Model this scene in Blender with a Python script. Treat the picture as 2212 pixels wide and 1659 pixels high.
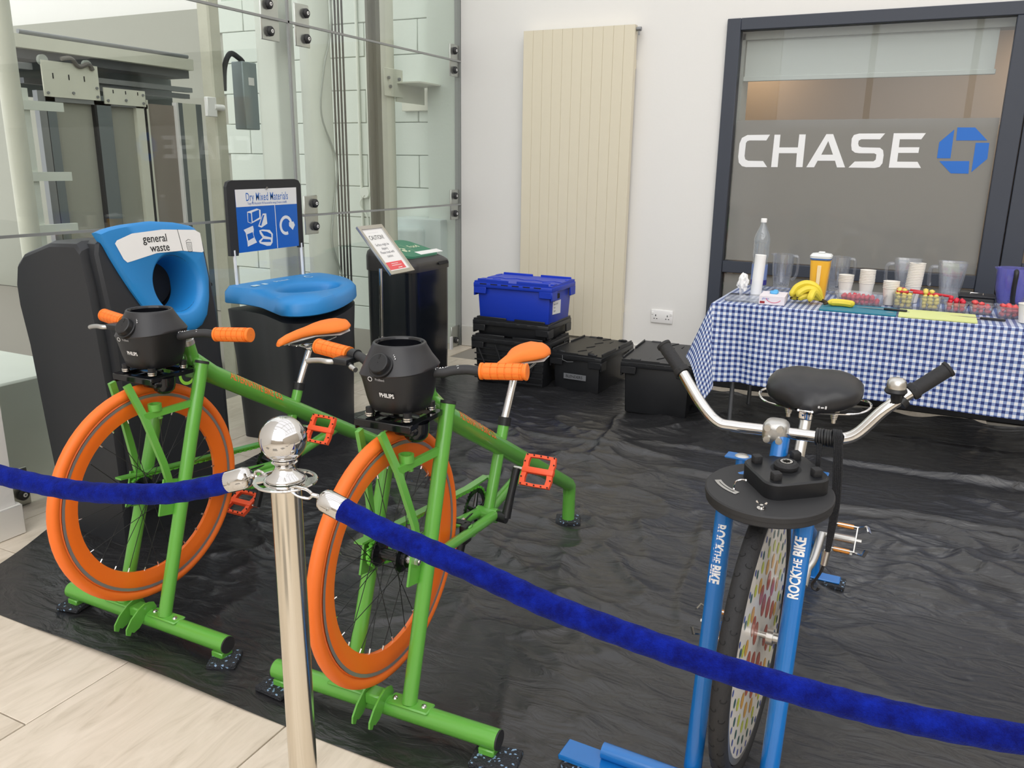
import bpy, bmesh, math, random
import numpy as np
from mathutils import Matrix, Vector, noise as mnoise
random.seed(7)
PI = math.pi
for _o in list(bpy.data.objects): bpy.data.objects.remove(_o)
scene = bpy.context.scene
COL = scene.collection

# ------------------------------------------------------------------ camera, sky, sun, exposure
yaw, pitch, roll = 0.45632667, 0.26083317, 0.01409955
cy, sy, cp, sp, cr, sr = math.cos(yaw), math.sin(yaw), math.cos(pitch), math.sin(pitch), math.cos(roll), math.sin(roll)
F = Vector((-sy*cp, cy*cp, -sp)); R0 = Vector((cy, sy, 0)); U0 = R0.cross(F)
RR = cr*R0+sr*U0; UU = -sr*R0+cr*U0
cam = bpy.data.cameras.new('camera'); camo = bpy.data.objects.new('camera', cam); COL.objects.link(camo)
camo.matrix_world = Matrix(((RR.x, UU.x, -F.x, 0), (RR.y, UU.y, -F.y, 0), (RR.z, UU.z, -F.z, 1.45), (0, 0, 0, 1)))
cam.sensor_width = 36; cam.sensor_fit = 'HORIZONTAL'; cam.lens = 1775.07/2212*36; cam.clip_start = .05; cam.clip_end = 200
scene.camera = camo
w = bpy.data.worlds.new('world'); scene.world = w; w.use_nodes = True
nt = w.node_tree; bg = nt.nodes['Background']
tc = nt.nodes.new('ShaderNodeTexCoord'); sx = nt.nodes.new('ShaderNodeSeparateXYZ'); rp = nt.nodes.new('ShaderNodeValToRGB')
nt.links.new(tc.outputs['Generated'], sx.inputs[0]); nt.links.new(sx.outputs['Z'], rp.inputs[0]); nt.links.new(rp.outputs[0], bg.inputs[0])
rp.color_ramp.elements[0].position = 0.0; rp.color_ramp.elements[0].color = (.95, .95, .96, 1)
rp.color_ramp.elements[1].position = .7; rp.color_ramp.elements[1].color = (.9, .9, .92, 1)
bg.inputs[1].default_value = 1.3
sun = bpy.data.lights.new('sun', 'SUN'); sun.energy = 1.5; sun.angle = math.radians(60); sun.color = (1, .98, .95)
suno = bpy.data.objects.new('sun', sun); COL.objects.link(suno); suno.rotation_euler = (math.radians(52), 0, math.radians(18))
vs = scene.view_settings; vs.view_transform = 'Standard'; vs.look = 'None'; vs.gamma = 1; vs.exposure = 0.28; vs.use_curve_mapping = False
scene.cycles.use_denoising = True
scene.cycles.max_bounces = 10; scene.cycles.transparent_max_bounces = 24; scene.cycles.transmission_bounces = 6
scene.cycles.glossy_bounces = 4; scene.cycles.diffuse_bounces = 3; scene.cycles.caustics_reflective = False; scene.cycles.caustics_refractive = False

# ------------------------------------------------------------------ materials
def s2l(c):
    return tuple(((x/255.)/12.92 if x/255. <= .04045 else ((x/255.+.055)/1.055)**2.4) for x in c)
MATS = {}
def mat(name, rgb, rough=.5, metal=0, spec=.5, coat=0, bump=None, var=0, emit=0, alpha=1, sheen=0):
    """rgb in 0..255 display values; bump=(scale,strength); var = soft colour variation"""
    if name in MATS: return MATS[name]
    m = bpy.data.materials.new(name); m.use_nodes = True; n = m.node_tree.nodes; l = m.node_tree.links
    b = n['Principled BSDF']; c = s2l(rgb)
    b.inputs['Base Color'].default_value = (*c, 1); b.inputs['Roughness'].default_value = rough; b.inputs['Metallic'].default_value = metal
    b.inputs['Specular IOR Level'].default_value = spec; b.inputs['Coat Weight'].default_value = coat; b.inputs['Coat Roughness'].default_value = .08
    b.inputs['Alpha'].default_value = alpha
    if sheen: b.inputs['Sheen Weight'].default_value = sheen; b.inputs['Sheen Roughness'].default_value = .4
    if emit: b.inputs['Emission Color'].default_value = (*c, 1); b.inputs['Emission Strength'].default_value = emit
    if bump or var:
        t = n.new('ShaderNodeTexCoord')
        if var:
            ns = n.new('ShaderNodeTexNoise'); ns.inputs['Scale'].default_value = 6; ns.inputs['Detail'].default_value = 5; l.new(t.outputs['Object'], ns.inputs['Vector'])
            mx = n.new('ShaderNodeMix'); mx.data_type = 'RGBA'
            mx.inputs[6].default_value = (*[x*(1-var) for x in c], 1); mx.inputs[7].default_value = (*[min(1, x*(1+var)) for x in c], 1)
            l.new(ns.outputs[0], mx.inputs[0]); l.new(mx.outputs[2], b.inputs['Base Color'])
        if bump:
            nb = n.new('ShaderNodeTexNoise'); nb.inputs['Scale'].default_value = bump[0]; nb.inputs['Detail'].default_value = 4; l.new(t.outputs['Object'], nb.inputs['Vector'])
            bp = n.new('ShaderNodeBump'); bp.inputs['Strength'].default_value = bump[1]; bp.inputs['Distance'].default_value = .01
            l.new(nb.outputs[0], bp.inputs['Height']); l.new(bp.outputs[0], b.inputs['Normal'])
    MATS[name] = m; return m
def glassy(name, tint, gloss=1.0, rough=.02, body=None, ior=1.5):
    """thin clear sheet: tinted see-through + fresnel reflection (+ some milky body)"""
    if name in MATS: return MATS[name]
    m = bpy.data.materials.new(name); m.use_nodes = True; n = m.node_tree.nodes; l = m.node_tree.links; n.clear()
    o = n.new('ShaderNodeOutputMaterial'); t = n.new('ShaderNodeBsdfTransparent'); g = n.new('ShaderNodeBsdfGlossy'); f = n.new('ShaderNodeFresnel'); mx = n.new('ShaderNodeMixShader')
    ge = n.new('ShaderNodeNewGeometry'); mr = n.new('ShaderNodeMapRange'); mr.inputs[3].default_value = ior; mr.inputs[4].default_value = 1/ior; l.new(ge.outputs['Backfacing'], mr.inputs[0]); l.new(mr.outputs[0], f.inputs[0])
    t.inputs[0].default_value = (*tint, 1); g.inputs['Roughness'].default_value = rough; g.inputs[0].default_value = (gloss, gloss, gloss, 1); f.inputs[0].default_value = ior
    l.new(f.outputs[0], mx.inputs[0]); l.new(g.outputs[0], mx.inputs[2])
    if body:
        d = n.new('ShaderNodeBsdfDiffuse'); d.inputs[0].default_value = (*s2l(body[0]), 1); m2 = n.new('ShaderNodeMixShader'); m2.inputs[0].default_value = body[1]
        l.new(t.outputs[0], m2.inputs[1]); l.new(d.outputs[0], m2.inputs[2]); l.new(m2.outputs[0], mx.inputs[1])
    else: l.new(t.outputs[0], mx.inputs[1])
    l.new(mx.outputs[0], o.inputs[0]); MATS[name] = m; return m
K = dict(
 white=mat('wall_paint', (232, 230, 226), .6, bump=(60, .04)), skirt=mat('skirting_paint', (226, 223, 216), .45),
 green=mat('green_paint', (98, 170, 66), .28, coat=.35), orange=mat('orange_rubber', (246, 118, 38), .5), orange_rim=mat('orange_rim', (246, 116, 32), .3, coat=.2),
 orange_grip=mat('orange_grip', (248, 128, 40), .55), ped=mat('red_orange_pedal', (245, 92, 52), .45), stripe=mat('reflective_stripe', (158, 152, 150), .3, .5),
 black=mat('black_plastic', (24, 25, 28), .42), blackg=mat('black_gloss', (16, 17, 21), .16), blackm=mat('black_matte', (42, 42, 44), .6), rub=mat('black_rubber', (33, 33, 35), .7, bump=(200, .15)),
 chrome=mat('chrome', (216, 214, 212), .06, 1), steel=mat('brushed_steel', (205, 203, 198), .3, 1), alu=mat('cast_aluminium', (196, 195, 192), .35, .9),
 blue=mat('blue_paint', (22, 112, 190), .22, coat=.4), ink=mat('white_ink', (240, 240, 240), .6), bink=mat('black_ink', (30, 30, 32), .7), oink=mat('orange_ink', (240, 118, 50), .5),
 velvet=mat('blue_velvet', (6, 22, 128), .95, sheen=.10, bump=(160, .9), var=.45), 
 binblue=mat('bin_blue', (38, 135, 205), .42, bump=(300, .02)), binblack=mat('bin_black', (37, 39, 43), .45, bump=(350, .03)), gbin=mat('gloss_bin', (22, 26, 33), .2), bgreen=mat('label_green', (60, 130, 100), .4),
 crateb=mat('crate_blue', (20, 56, 182), .45), cratek=mat('crate_black', (27, 28, 31), .42), paper=mat('paper', (243, 242, 240), .7), rad=mat('radiator_cream', (222, 213, 190), .4),
 frame=mat('frame_grey', (58, 63, 74), .45), sink=mat('shaft_paint', (222, 227, 216), .6, var=.06), sinkg=mat('shaft_grey', (170, 176, 168), .6), cream=mat('shaft_cream', (222, 222, 206), .5, var=.08),
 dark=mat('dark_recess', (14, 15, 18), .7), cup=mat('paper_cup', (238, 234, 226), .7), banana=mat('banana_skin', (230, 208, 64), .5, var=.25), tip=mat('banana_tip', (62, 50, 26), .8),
 teal=mat('teal_board', (28, 122, 146), .5), lime=mat('lime_board', (218, 226, 150), .5), red=mat('red_silicone', (200, 26, 46), .35), juice=mat('orange_juice', (246, 186, 60), .3),
 rasp=mat('berry_red', (214, 44, 66), .4, var=.3), mango=mat('pineapple_yellow', (232, 208, 108), .45, var=.25), labelblue=mat('poster_blue', (32, 108, 198), .45), green2=mat('lime_print', (150, 214, 70), .5),
 grey=mat('grey_metal', (142, 144, 146), .4, .6), tgrey=mat('table_steel', (120, 122, 126), .4, .7), clear=glassy('clear_plastic', (.90, .91, .93), 1, .06, ((225, 228, 232), .07), 1.7), tub=glassy('tub_plastic', (.93, .94, .95), .8, .12, ((225, 228, 232), .12)),
 purple=glassy('violet_plastic', (.74, .74, .95), .8, .06, ((150, 150, 226), .25)), glass=glassy('shaft_glass', (.945, .965, .955), .95, .0), pet=glassy('bottle_plastic', (.88, .91, .94), 1, .05, ((225, 232, 238), .14), 1.7),
 wglass=glassy('window_glass', (.93, .94, .93), .9, .0), film=None,
)

# ------------------------------------------------------------------ mesh building
def T(x=0, y=0, z=0): return Matrix.Translation((x, y, z))
def Rz(a): return Matrix.Rotation(a, 4, 'Z')
def Rx(a): return Matrix.Rotation(a, 4, 'X')
def Ry(a): return Matrix.Rotation(a, 4, 'Y')
def axis(p, d, up=(0, 0, 1)):
    """matrix whose local z runs along d"""
    z = Vector(d).normalized(); x = Vector(up).cross(z)
    if x.length < 1e-4: x = Vector((1, 0, 0)).cross(z) if abs(z.x) < .9 else Vector((0, 1, 0)).cross(z)
    x.normalize(); y = z.cross(x)
    return Matrix(((x.x, y.x, z.x, p[0]), (x.y, y.y, z.y, p[1]), (x.z, y.z, z.z, p[2]), (0, 0, 0, 1)))
class M:
    def __init__(s): s.v = []; s.f = []; s.m = []
    def add(s, vs, fs, mi=0, X=None):
        k = len(s.v); s.v += [tuple(X @ Vector(q)) if X else tuple(q) for q in vs]; s.f += [tuple(i+k for i in q) for q in fs]; s.m += [mi]*len(fs); return s
    def box(s, x0, x1, y0, y1, z0, z1, mi=0, X=None):
        return s.add([(x0, y0, z0), (x1, y0, z0), (x1, y1, z0), (x0, y1, z0), (x0, y0, z1), (x1, y0, z1), (x1, y1, z1), (x0, y1, z1)],
                     [(0, 3, 2, 1), (4, 5, 6, 7), (0, 1, 5, 4), (1, 2, 6, 5), (2, 3, 7, 6), (3, 0, 4, 7)], mi, X)
    def rbox(s, x0, x1, y0, y1, z0, z1, r=.01, seg=2, mi=0, X=None, taper=1, vert=False):
        b = bmesh.new(); bmesh.ops.create_cube(b, size=1)
        for q in b.verts:
            k = taper if q.co.z < 0 else 1
            q.co = ((x0+x1)/2+q.co.x*(x1-x0)*k, (y0+y1)/2+q.co.y*(y1-y0)*k, (z0+z1)/2+q.co.z*(z1-z0))
        es = [e for e in b.edges if (not vert) or abs(e.verts[0].co.z-e.verts[1].co.z) > 1e-5]
        bmesh.ops.bevel(b, geom=es, offset=r, segments=seg, profile=.5, affect='EDGES'); b.verts.index_update()
        s.add([q.co[:] for q in b.verts], [[q.index for q in f.verts] for f in b.faces], mi, X); b.free(); return s
    def loft(s, rings, mi=0, X=None, cap=(True, True), close=False):
        n = len(rings[0]); vs = [p for r in rings for p in r]; fs = []
        L = len(rings)
        for i in range(L if close else L-1):
            j = (i+1) % L
            for k in range(n): fs.append((i*n+k, i*n+(k+1) % n, j*n+(k+1) % n, j*n+k))
        if not close:
            if cap[0]: fs.append(tuple(range(n))[::-1])
            if cap[1]: fs.append(tuple((L-1)*n+k for k in range(n)))
        return s.add(vs, fs, mi, X)
    def tube(s, pts, r, n=12, mi=0, X=None, cap=True, closed=False, sq=None, up=None):
        P = [Vector(p) for p in pts]; L = len(P); rs = r if isinstance(r, (list, tuple)) else [r]*L
        tg = []
        for i in range(L):
            a = P[(i-1) % L] if (closed or i > 0) else P[i]; b = P[(i+1) % L] if (closed or i < L-1) else P[i]
            d = (P[i]-a).normalized()+(b-P[i]).normalized() if (i > 0 or closed) and (i < L-1 or closed) else (b-a)
            tg.append(d.normalized() if d.length > 1e-9 else (b-a).normalized())
        u = Vector(up) if up else (Vector((0, 0, 1)) if abs(tg[0].z) < .9 else Vector((1, 0, 0)))
        u = (u-tg[0]*u.dot(tg[0])).normalized(); rings = []
        for i in range(L):
            u = (u-tg[i]*u.dot(tg[i])).normalized(); w_ = tg[i].cross(u)
            k = 1
            if 0 < i < L-1 or closed:
                c = max(.35, abs(tg[i].dot((P[(i+1) % L]-P[i]).normalized())))
            if sq: rings.append([P[i]+u*a*sq[0]+w_*b*sq[1] for a, b in ((1, 1), (-1, 1), (-1, -1), (1, -1))])
            else: rings.append([P[i]+(u*math.cos(2*PI*j/n)+w_*math.sin(2*PI*j/n))*rs[i] for j in range(n)])
        return s.loft(rings, mi, X, (cap, cap), closed)
    def cyl(s, p, q, r, r2=None, n=16, mi=0, X=None, cap=True): return s.tube([p, q], [r, r if r2 is None else r2], n, mi, X, cap)
    def lathe(s, prof, n=24, mi=0, X=None, closed=False, cap=(False, False), sx=1, sy=1):
        rings = [[(r*math.cos(2*PI*j/n)*sx, r*math.sin(2*PI*j/n)*sy, z) for j in range(n)] for r, z in prof]
        return s.loft(rings, mi, X, cap, closed)
    def prism(s, poly, h, mi=0, X=None, z0=0):
        n = len(poly); vs = [(x, y, z0) for x, y in poly]+[(x, y, z0+h) for x, y in poly]
        return s.add(vs, [tuple(range(n))[::-1], tuple(range(n, 2*n))]+[(i, (i+1) % n, n+(i+1) % n, n+i) for i in range(n)], mi, X)
    def frameplate(s, outer, inner, h, mi=0, X=None):
        """plate with a hole; outer and inner are loops of the same length"""
        n = len(outer); vs = [(x, y, 0) for x, y in outer]+[(x, y, 0) for x, y in inner]+[(x, y, h) for x, y in outer]+[(x, y, h) for x, y in inner]; fs = []
        for i in range(n):
            j = (i+1) % n; fs += [(i, n+i, n+j, j), (2*n+i, 2*n+j, 3*n+j, 3*n+i), (i, j, 2*n+j, 2*n+i), (n+j, n+i, 3*n+i, 3*n+j)]
        return s.add(vs, fs, mi, X)
    def ball(s, c, r, mi=0, n=16, sc=(1, 1, 1), X=None):
        pr = [(math.sin(PI*i/(n//2)), -math.cos(PI*i/(n//2))) for i in range(n//2+1)]; pr[0] = (1e-4, -1); pr[-1] = (1e-4, 1)
        Y = T(*c) @ Matrix.Diagonal((r*sc[0], r*sc[1], r*sc[2], 1))
        return s.lathe(pr, n, mi, (X @ Y) if X else Y)
    def mesh(s, name, mats, smooth=True, ang=38):
        me = bpy.data.meshes.new(name); me.from_pydata(s.v, [], s.f)
        for q in (mats if isinstance(mats, (list, tuple)) else [mats]): me.materials.append(q)
        me.polygons.foreach_set('material_index', s.m); me.validate(); me.update()
        b = bmesh.new(); b.from_mesh(me); bmesh.ops.recalc_face_normals(b, faces=b.faces); b.to_mesh(me); b.free()
        if smooth:
            me.polygons.foreach_set('use_smooth', [True]*len(me.polygons)); me.set_sharp_from_angle(angle=math.radians(ang))
        me.update(); return me
    def build(s, name, mats, parent=None, X=None, smooth=True, ang=38, **kw):
        return link(name, s.mesh(name, mats, smooth, ang), parent, X, **kw)
def link(name, data, parent=None, X=None, label=None, cat=None, group=None, kind=None):
    o = bpy.data.objects.new(name, data); COL.objects.link(o)
    if parent: o.parent = parent
    if X is not None: o.matrix_basis = X
    if label: o['label'] = label
    if cat: o['category'] = cat
    if group: o['group'] = group
    if kind: o['kind'] = kind
    return o
def thing(name, label, cat, X=None, group=None): return link(name, None, None, X, label, cat, group)
def struct(name, label=None, X=None): return link(name, None, None, X, label, None, None, 'structure')
def smoothpath(pts, n=8, closed=False):
    """Catmull-Rom through points"""
    P = [Vector(p) for p in pts]; L = len(P); out = []
    for i in range(L if closed else L-1):
        a, b, c, d = P[(i-1) % L if closed else max(i-1, 0)], P[i], P[(i+1) % L], P[(i+2) % L if closed else min(i+2, L-1)]
        for j in range(n):
            t = j/n; out.append(.5*((2*b)+(c-a)*t+(2*a-5*b+4*c-d)*t*t+(3*b-3*c+d-a)*t**3))
    if not closed: out.append(P[-1])
    return out
def rrect(w_, h_, r, n=4, cx=0, cy_=0):
    out = []
    for k, (sx_, sy_) in enumerate(((1, 1), (-1, 1), (-1, -1), (1, -1))):
        for i in range(n+1):
            a = PI/2*(k+i/n); out.append((cx+sx_*(w_/2-r)+r*math.cos(a), cy_+sy_*(h_/2-r)+r*math.sin(a)))
    return out
def circ(r, n=24, cx=0, cy_=0, a0=0): return [(cx+r*math.cos(a0+2*PI*i/n), cy_+r*math.sin(a0+2*PI*i/n)) for i in range(n)]
def stroke(pts, w_, closed=False):
    """flat polygon ribbon outline from a 2-D line"""
    P = [Vector(p) for p in pts]; a = []; b = []
    for i, p in enumerate(P):
        d = (P[min(i+1, len(P)-1)]-P[max(i-1, 0)]).normalized(); q = Vector((-d.y, d.x))*w_/2; a.append(p+q); b.append(p-q)
    return [tuple(x) for x in a+b[::-1]]
def textmesh(txt, size=1.0, bold=0, sx=1.0, spacing=1.0, align='CENTER', shear=0):
    cu = bpy.data.curves.new('lettering', 'FONT'); cu.body = txt; cu.size = size; cu.align_x = align; cu.align_y = 'CENTER'; cu.space_character = spacing; cu.offset = bold; cu.shear = shear
    cu.resolution_u = 3; ob = bpy.data.objects.new('tmp', cu); COL.objects.link(ob); dg = bpy.context.evaluated_depsgraph_get(); dg.update()
    me = bpy.data.meshes.new_from_object(ob.evaluated_get(dg)); vs = [(q.co.x*sx, q.co.y) for q in me.vertices]; fs = [tuple(p.vertices) for p in me.polygons]
    bpy.data.objects.remove(ob); bpy.data.curves.remove(cu); bpy.data.meshes.remove(me); return vs, fs
def text(name, txt, size, m, parent, X, bold=0, sx=1.0, spacing=1.0, align='CENTER', wrap=None, shear=0, **kw):
    """flat lettering just proud of its surface (local xy); wrap = radius bends y about the local x axis"""
    vs, fs = textmesh(txt, size, bold, sx, spacing, align, shear); q = M()
    if wrap:
        b = bmesh.new(); bv = [b.verts.new((x, y, 0)) for x, y in vs]
        for f in fs:
            try: b.faces.new([bv[i] for i in f])
            except ValueError: pass
        for k in range(-9, 10):
            bmesh.ops.bisect_plane(b, geom=b.verts[:]+b.edges[:]+b.faces[:], plane_co=(0, k*size*.07, 0), plane_no=(0, 1, 0))
        b.verts.index_update(); q.add([(v.co.x, wrap*math.sin(v.co.y/wrap), wrap*math.cos(v.co.y/wrap)-wrap) for v in b.verts], [tuple(v.index for v in f.verts) for f in b.faces]); b.free()
    else: q.add([(x, y, 0) for x, y in vs], fs)
    me = bpy.data.meshes.new(name); me.from_pydata(q.v, [], q.f); me.materials.append(m); me.update()
    return link(name, me, parent, X, **kw)
def flat(polys, z=0):
    q = M()
    for p in polys: q.add([(x, y, z) for x, y in p], [tuple(range(len(p)))])
    return q
def mx3(o, x, y):
    """matrix from origin and the two in-plane axes"""
    x = Vector(x).normalized(); y = Vector(y); y = (y-x*y.dot(x)).normalized(); z = x.cross(y)
    return Matrix(((x.x, y.x, z.x, o[0]), (x.y, y.y, z.y, o[1]), (x.z, y.z, z.z, o[2]), (0, 0, 0, 1)))
PX = {'C':[(-0.9855,1.6631),(-1.1311,1.6616),(-1.1656,1.6432),(-1.1787,1.6061),(-1.1803,1.5221),(-1.1733,1.4847),(-1.1503,1.4614),(-1.123,1.4552),(-0.9853,1.4571),(-1.0149,1.4957),(-1.1122,1.4966),(-1.132,1.5057),(-1.1386,1.5271),(-1.1363,1.6108),(-1.1278,1.6229),(-1.114,1.6266),(-1.0063,1.6266)],'H':[(-0.9569,1.663),(-0.9193,1.6629),(-0.9191,1.5829),(-0.8027,1.5833),(-0.8018,1.6643),(-0.7615,1.6642),(-0.7616,1.4601),(-0.8032,1.4595),(-0.8055,1.547),(-0.9184,1.5463),(-0.9184,1.458),(-0.9601,1.4574)],'A1':[(-0.6364,1.6656),(-0.6163,1.6656),(-0.6205,1.6231),(-0.6538,1.539),(-0.6728,1.5011),(-0.6899,1.4601),(-0.7382,1.4595)],'A2':[(-0.6163,1.6656),(-0.5955,1.6655),(-0.5022,1.4618),(-0.5508,1.4611),(-0.5674,1.5021),(-0.5836,1.5395),(-0.6205,1.6231)],'A3':[(-0.6538,1.539),(-0.5836,1.5395),(-0.5674,1.5021),(-0.6728,1.5011)],'S':[(-0.2922,1.6689),(-0.4433,1.6685),(-0.472,1.6599),(-0.4823,1.638),(-0.4813,1.5985),(-0.4745,1.5677),(-0.454,1.5528),(-0.4298,1.5494),(-0.3411,1.5491),(-0.3278,1.5422),(-0.3283,1.5116),(-0.3397,1.501),(-0.4496,1.4989),(-0.4823,1.4612),(-0.3265,1.4607),(-0.3006,1.468),(-0.2865,1.4901),(-0.2856,1.5382),(-0.2926,1.5686),(-0.3118,1.5833),(-0.4169,1.5855),(-0.4346,1.5916),(-0.4414,1.6074),(-0.44,1.6249),(-0.4266,1.6336),(-0.3177,1.6336)],'E':[(-0.2438,1.6696),(-0.0649,1.6698),(-0.0857,1.6334),(-0.2051,1.6335),(-0.2049,1.5863),(-0.0901,1.5867),(-0.0914,1.5533),(-0.2041,1.5526),(-0.2042,1.5006),(-0.0896,1.501),(-0.0656,1.4643),(-0.2476,1.4635)],'L1':[(0.1013,1.7016),(0.1946,1.701),(0.2685,1.6267),(0.1038,1.6267)],'L2':[(0.2099,1.6134),(0.2809,1.6135),(0.2834,1.5217),(0.2099,1.4437)],'L3':[(0.0293,1.5065),(0.1909,1.5082),(0.1965,1.435),(0.1009,1.4351)],'L4':[(0.0867,1.69),(0.0875,1.5232),(0.0144,1.5234),(0.0147,1.6166)],'b_board':[(3.1928,1.3272),(3.2286,1.3488),(3.7089,1.3532),(3.7559,1.3307),(3.7565,0.9754),(3.724,0.9755),(3.7209,0.9848),(3.2487,0.9836),(3.2442,0.9701),(3.1908,0.9725)],'b_poster':[(3.2478,1.3063),(3.7166,1.3103),(3.7156,0.9853),(3.2487,0.9836)],'b_head':[(3.2478,1.3063),(3.7166,1.3103),(3.7146,1.2201),(3.2497,1.218)],'b_div':[(3.5331,1.2201),(3.538,1.2199),(3.5425,0.9861),(3.5375,0.9865)],'b_i1':[(3.3248,1.1918),(3.3972,1.2064),(3.4245,1.1983),(3.4223,1.1515),(3.3503,1.1305),(3.3249,1.1379)],'b_i1b':[(3.359,1.1871),(3.4132,1.1997),(3.4122,1.159),(3.3598,1.1397)],'b_i1c':[(3.3296,1.1874),(3.352,1.1828),(3.3525,1.1327),(3.3283,1.14)],'b_i2':[(3.4396,1.1779),(3.4655,1.1777),(3.4695,1.123),(3.4233,1.1043),(3.3985,1.1128)],'b_i2b':[(3.4388,1.1695),(3.4511,1.1703),(3.4222,1.1138),(3.4091,1.1183)],'b_i3':[(3.2909,1.1006),(3.3604,1.1183),(3.3651,1.0984),(3.3603,1.0753),(3.3693,1.0512),(3.3827,1.029),(3.3128,1.0118),(3.3119,1.0366),(3.3077,1.0602),(3.3047,1.0836)],'b_i3b':[(3.3125,1.0761),(3.3546,1.085),(3.3625,1.0564),(3.3191,1.0431)],'b_i4':[(3.4046,1.0912),(3.4306,1.0944),(3.4851,1.0886),(3.5075,1.0656),(3.5014,1.02),(3.4846,1.0044),(3.4568,1.0051),(3.4037,1.0226),(3.3967,1.035),(3.4267,1.0519),(3.4084,1.0745)],'b_i4b':[(3.4164,1.0881),(3.4636,1.0804),(3.4936,1.0665),(3.4954,1.0471),(3.4378,1.0606)],'b_i4c':[(3.4295,1.0445),(3.4875,1.037),(3.4898,1.0233),(3.411,1.0292)],'b_arr':[(3.6418,1.1209),(3.6791,1.1238),(3.6902,1.1034),(3.6701,1.0772),(3.6409,1.1012)],'b_ring':[(3.659,1.1197),(3.6547,1.1301),(3.648,1.1389),(3.6394,1.1456),(3.6293,1.1499),(3.6185,1.1514),(3.6076,1.1501),(3.5973,1.1461),(3.5882,1.1396),(3.5808,1.131),(3.5758,1.121),(3.5732,1.11),(3.5734,1.0988),(3.5763,1.0881),(3.5816,1.0785),(3.5892,1.0706),(3.5985,1.065),(3.609,1.062),(3.62,1.0617),(3.6309,1.0643)],'b_text':[(3.4771,1.2691),(3.4774,1.2339),(3.307,1.2667),(3.6599,1.2691)],'b_posts':[(3.2104,0.9685),(3.2231,0.8205),(3.7378,0.9744),(3.7448,0.8249)],'p_panel':[(1.9834,1.1758),(1.9947,1.1904),(2.0175,1.1999),(2.0939,1.2132),(2.2341,1.2201),(2.35,1.2092),(2.4268,1.1917),(2.4553,1.1776),(2.4666,1.1469),(2.4699,1.061),(2.4693,0.9797),(2.4504,0.9002),(2.4227,0.8375),(2.3867,0.8022),(2.3433,0.7866),(2.2933,0.79),(2.2354,0.8048),(2.1894,0.8344),(2.1532,0.8737),(2.1215,0.9256),(2.0918,0.9808),(2.0639,1.0391),(2.0378,1.1005),(2.02,1.1511)],'p_label':[(2.0582,1.1482),(2.0689,1.1586),(2.1388,1.1787),(2.2771,1.1847),(2.4349,1.1739),(2.4603,1.1599),(2.4591,1.0872),(2.4496,1.084),(2.3513,1.0988),(2.2309,1.0995),(2.1126,1.0799),(2.0928,1.0772),(2.08,1.0898)],'p_hole':[(2.1895,0.9923),(2.4176,0.9654),(2.3299,1.0884),(2.2713,0.8703)],'p_dv':[(2.3488,1.1817),(2.3512,1.1816),(2.3574,1.0983),(2.3549,1.0985)],'p_txt':[(2.2422,1.1529),(2.2463,1.129),(2.193,1.1518),(2.2916,1.1542)],'p_icon':[(2.4017,1.1341),(2.3907,1.1521),(2.4152,1.1009)]}

# ------------------------------------------------------------------ special materials
def floor_mat():
    m = bpy.data.materials.new('travertine'); m.use_nodes = True; n = m.node_tree.nodes; l = m.node_tree.links; b = n['Principled BSDF']
    t = n.new('ShaderNodeNewGeometry'); oi = n.new('ShaderNodeObjectInfo'); mp = n.new('ShaderNodeMapping'); mp.inputs['Scale'].default_value = (11, 2.2, 1)
    va = n.new('ShaderNodeVectorMath'); va.operation = 'MULTIPLY_ADD'; va.inputs[1].default_value = (1, 1, 1)
    cb = n.new('ShaderNodeCombineXYZ'); mu = n.new('ShaderNodeMath'); mu.operation = 'MULTIPLY'; mu.inputs[1].default_value = 30
    l.new(oi.outputs['Random'], mu.inputs[0]); l.new(mu.outputs[0], cb.inputs[0]); l.new(mu.outputs[0], cb.inputs[2]); l.new(t.outputs['Position'], va.inputs[0]); l.new(cb.outputs[0], va.inputs[2])
    l.new(va.outputs[0], mp.inputs[0])
    n1 = n.new('ShaderNodeTexNoise'); n1.inputs['Scale'].default_value = 1.6; n1.inputs['Detail'].default_value = 9; n1.inputs['Roughness'].default_value = .62; n1.inputs['Distortion'].default_value = 1.3
    l.new(mp.outputs[0], n1.inputs['Vector'])
    r = n.new('ShaderNodeValToRGB'); r.color_ramp.elements[0].position = .25; r.color_ramp.elements[0].color = (*s2l((196, 183, 164)), 1); r.color_ramp.elements[1].position = .62; r.color_ramp.elements[1].color = (*s2l((228, 216, 199)), 1)
    e = r.color_ramp.elements.new(.45); e.color = (*s2l((218, 206, 188)), 1)
    l.new(n1.outputs[0], r.inputs[0]); l.new(r.outputs[0], b.inputs['Base Color']); b.inputs['Roughness'].default_value = .38
    n2 = n.new('ShaderNodeTexNoise'); n2.inputs['Scale'].default_value = 9; n2.inputs['Detail'].default_value = 6; l.new(mp.outputs[0], n2.inputs['Vector'])
    bp = n.new('ShaderNodeBump'); bp.inputs['Strength'].default_value = .12; bp.inputs['Distance'].default_value = .004; l.new(n2.outputs[0], bp.inputs['Height']); l.new(bp.outputs[0], b.inputs['Normal'])
    return m
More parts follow.
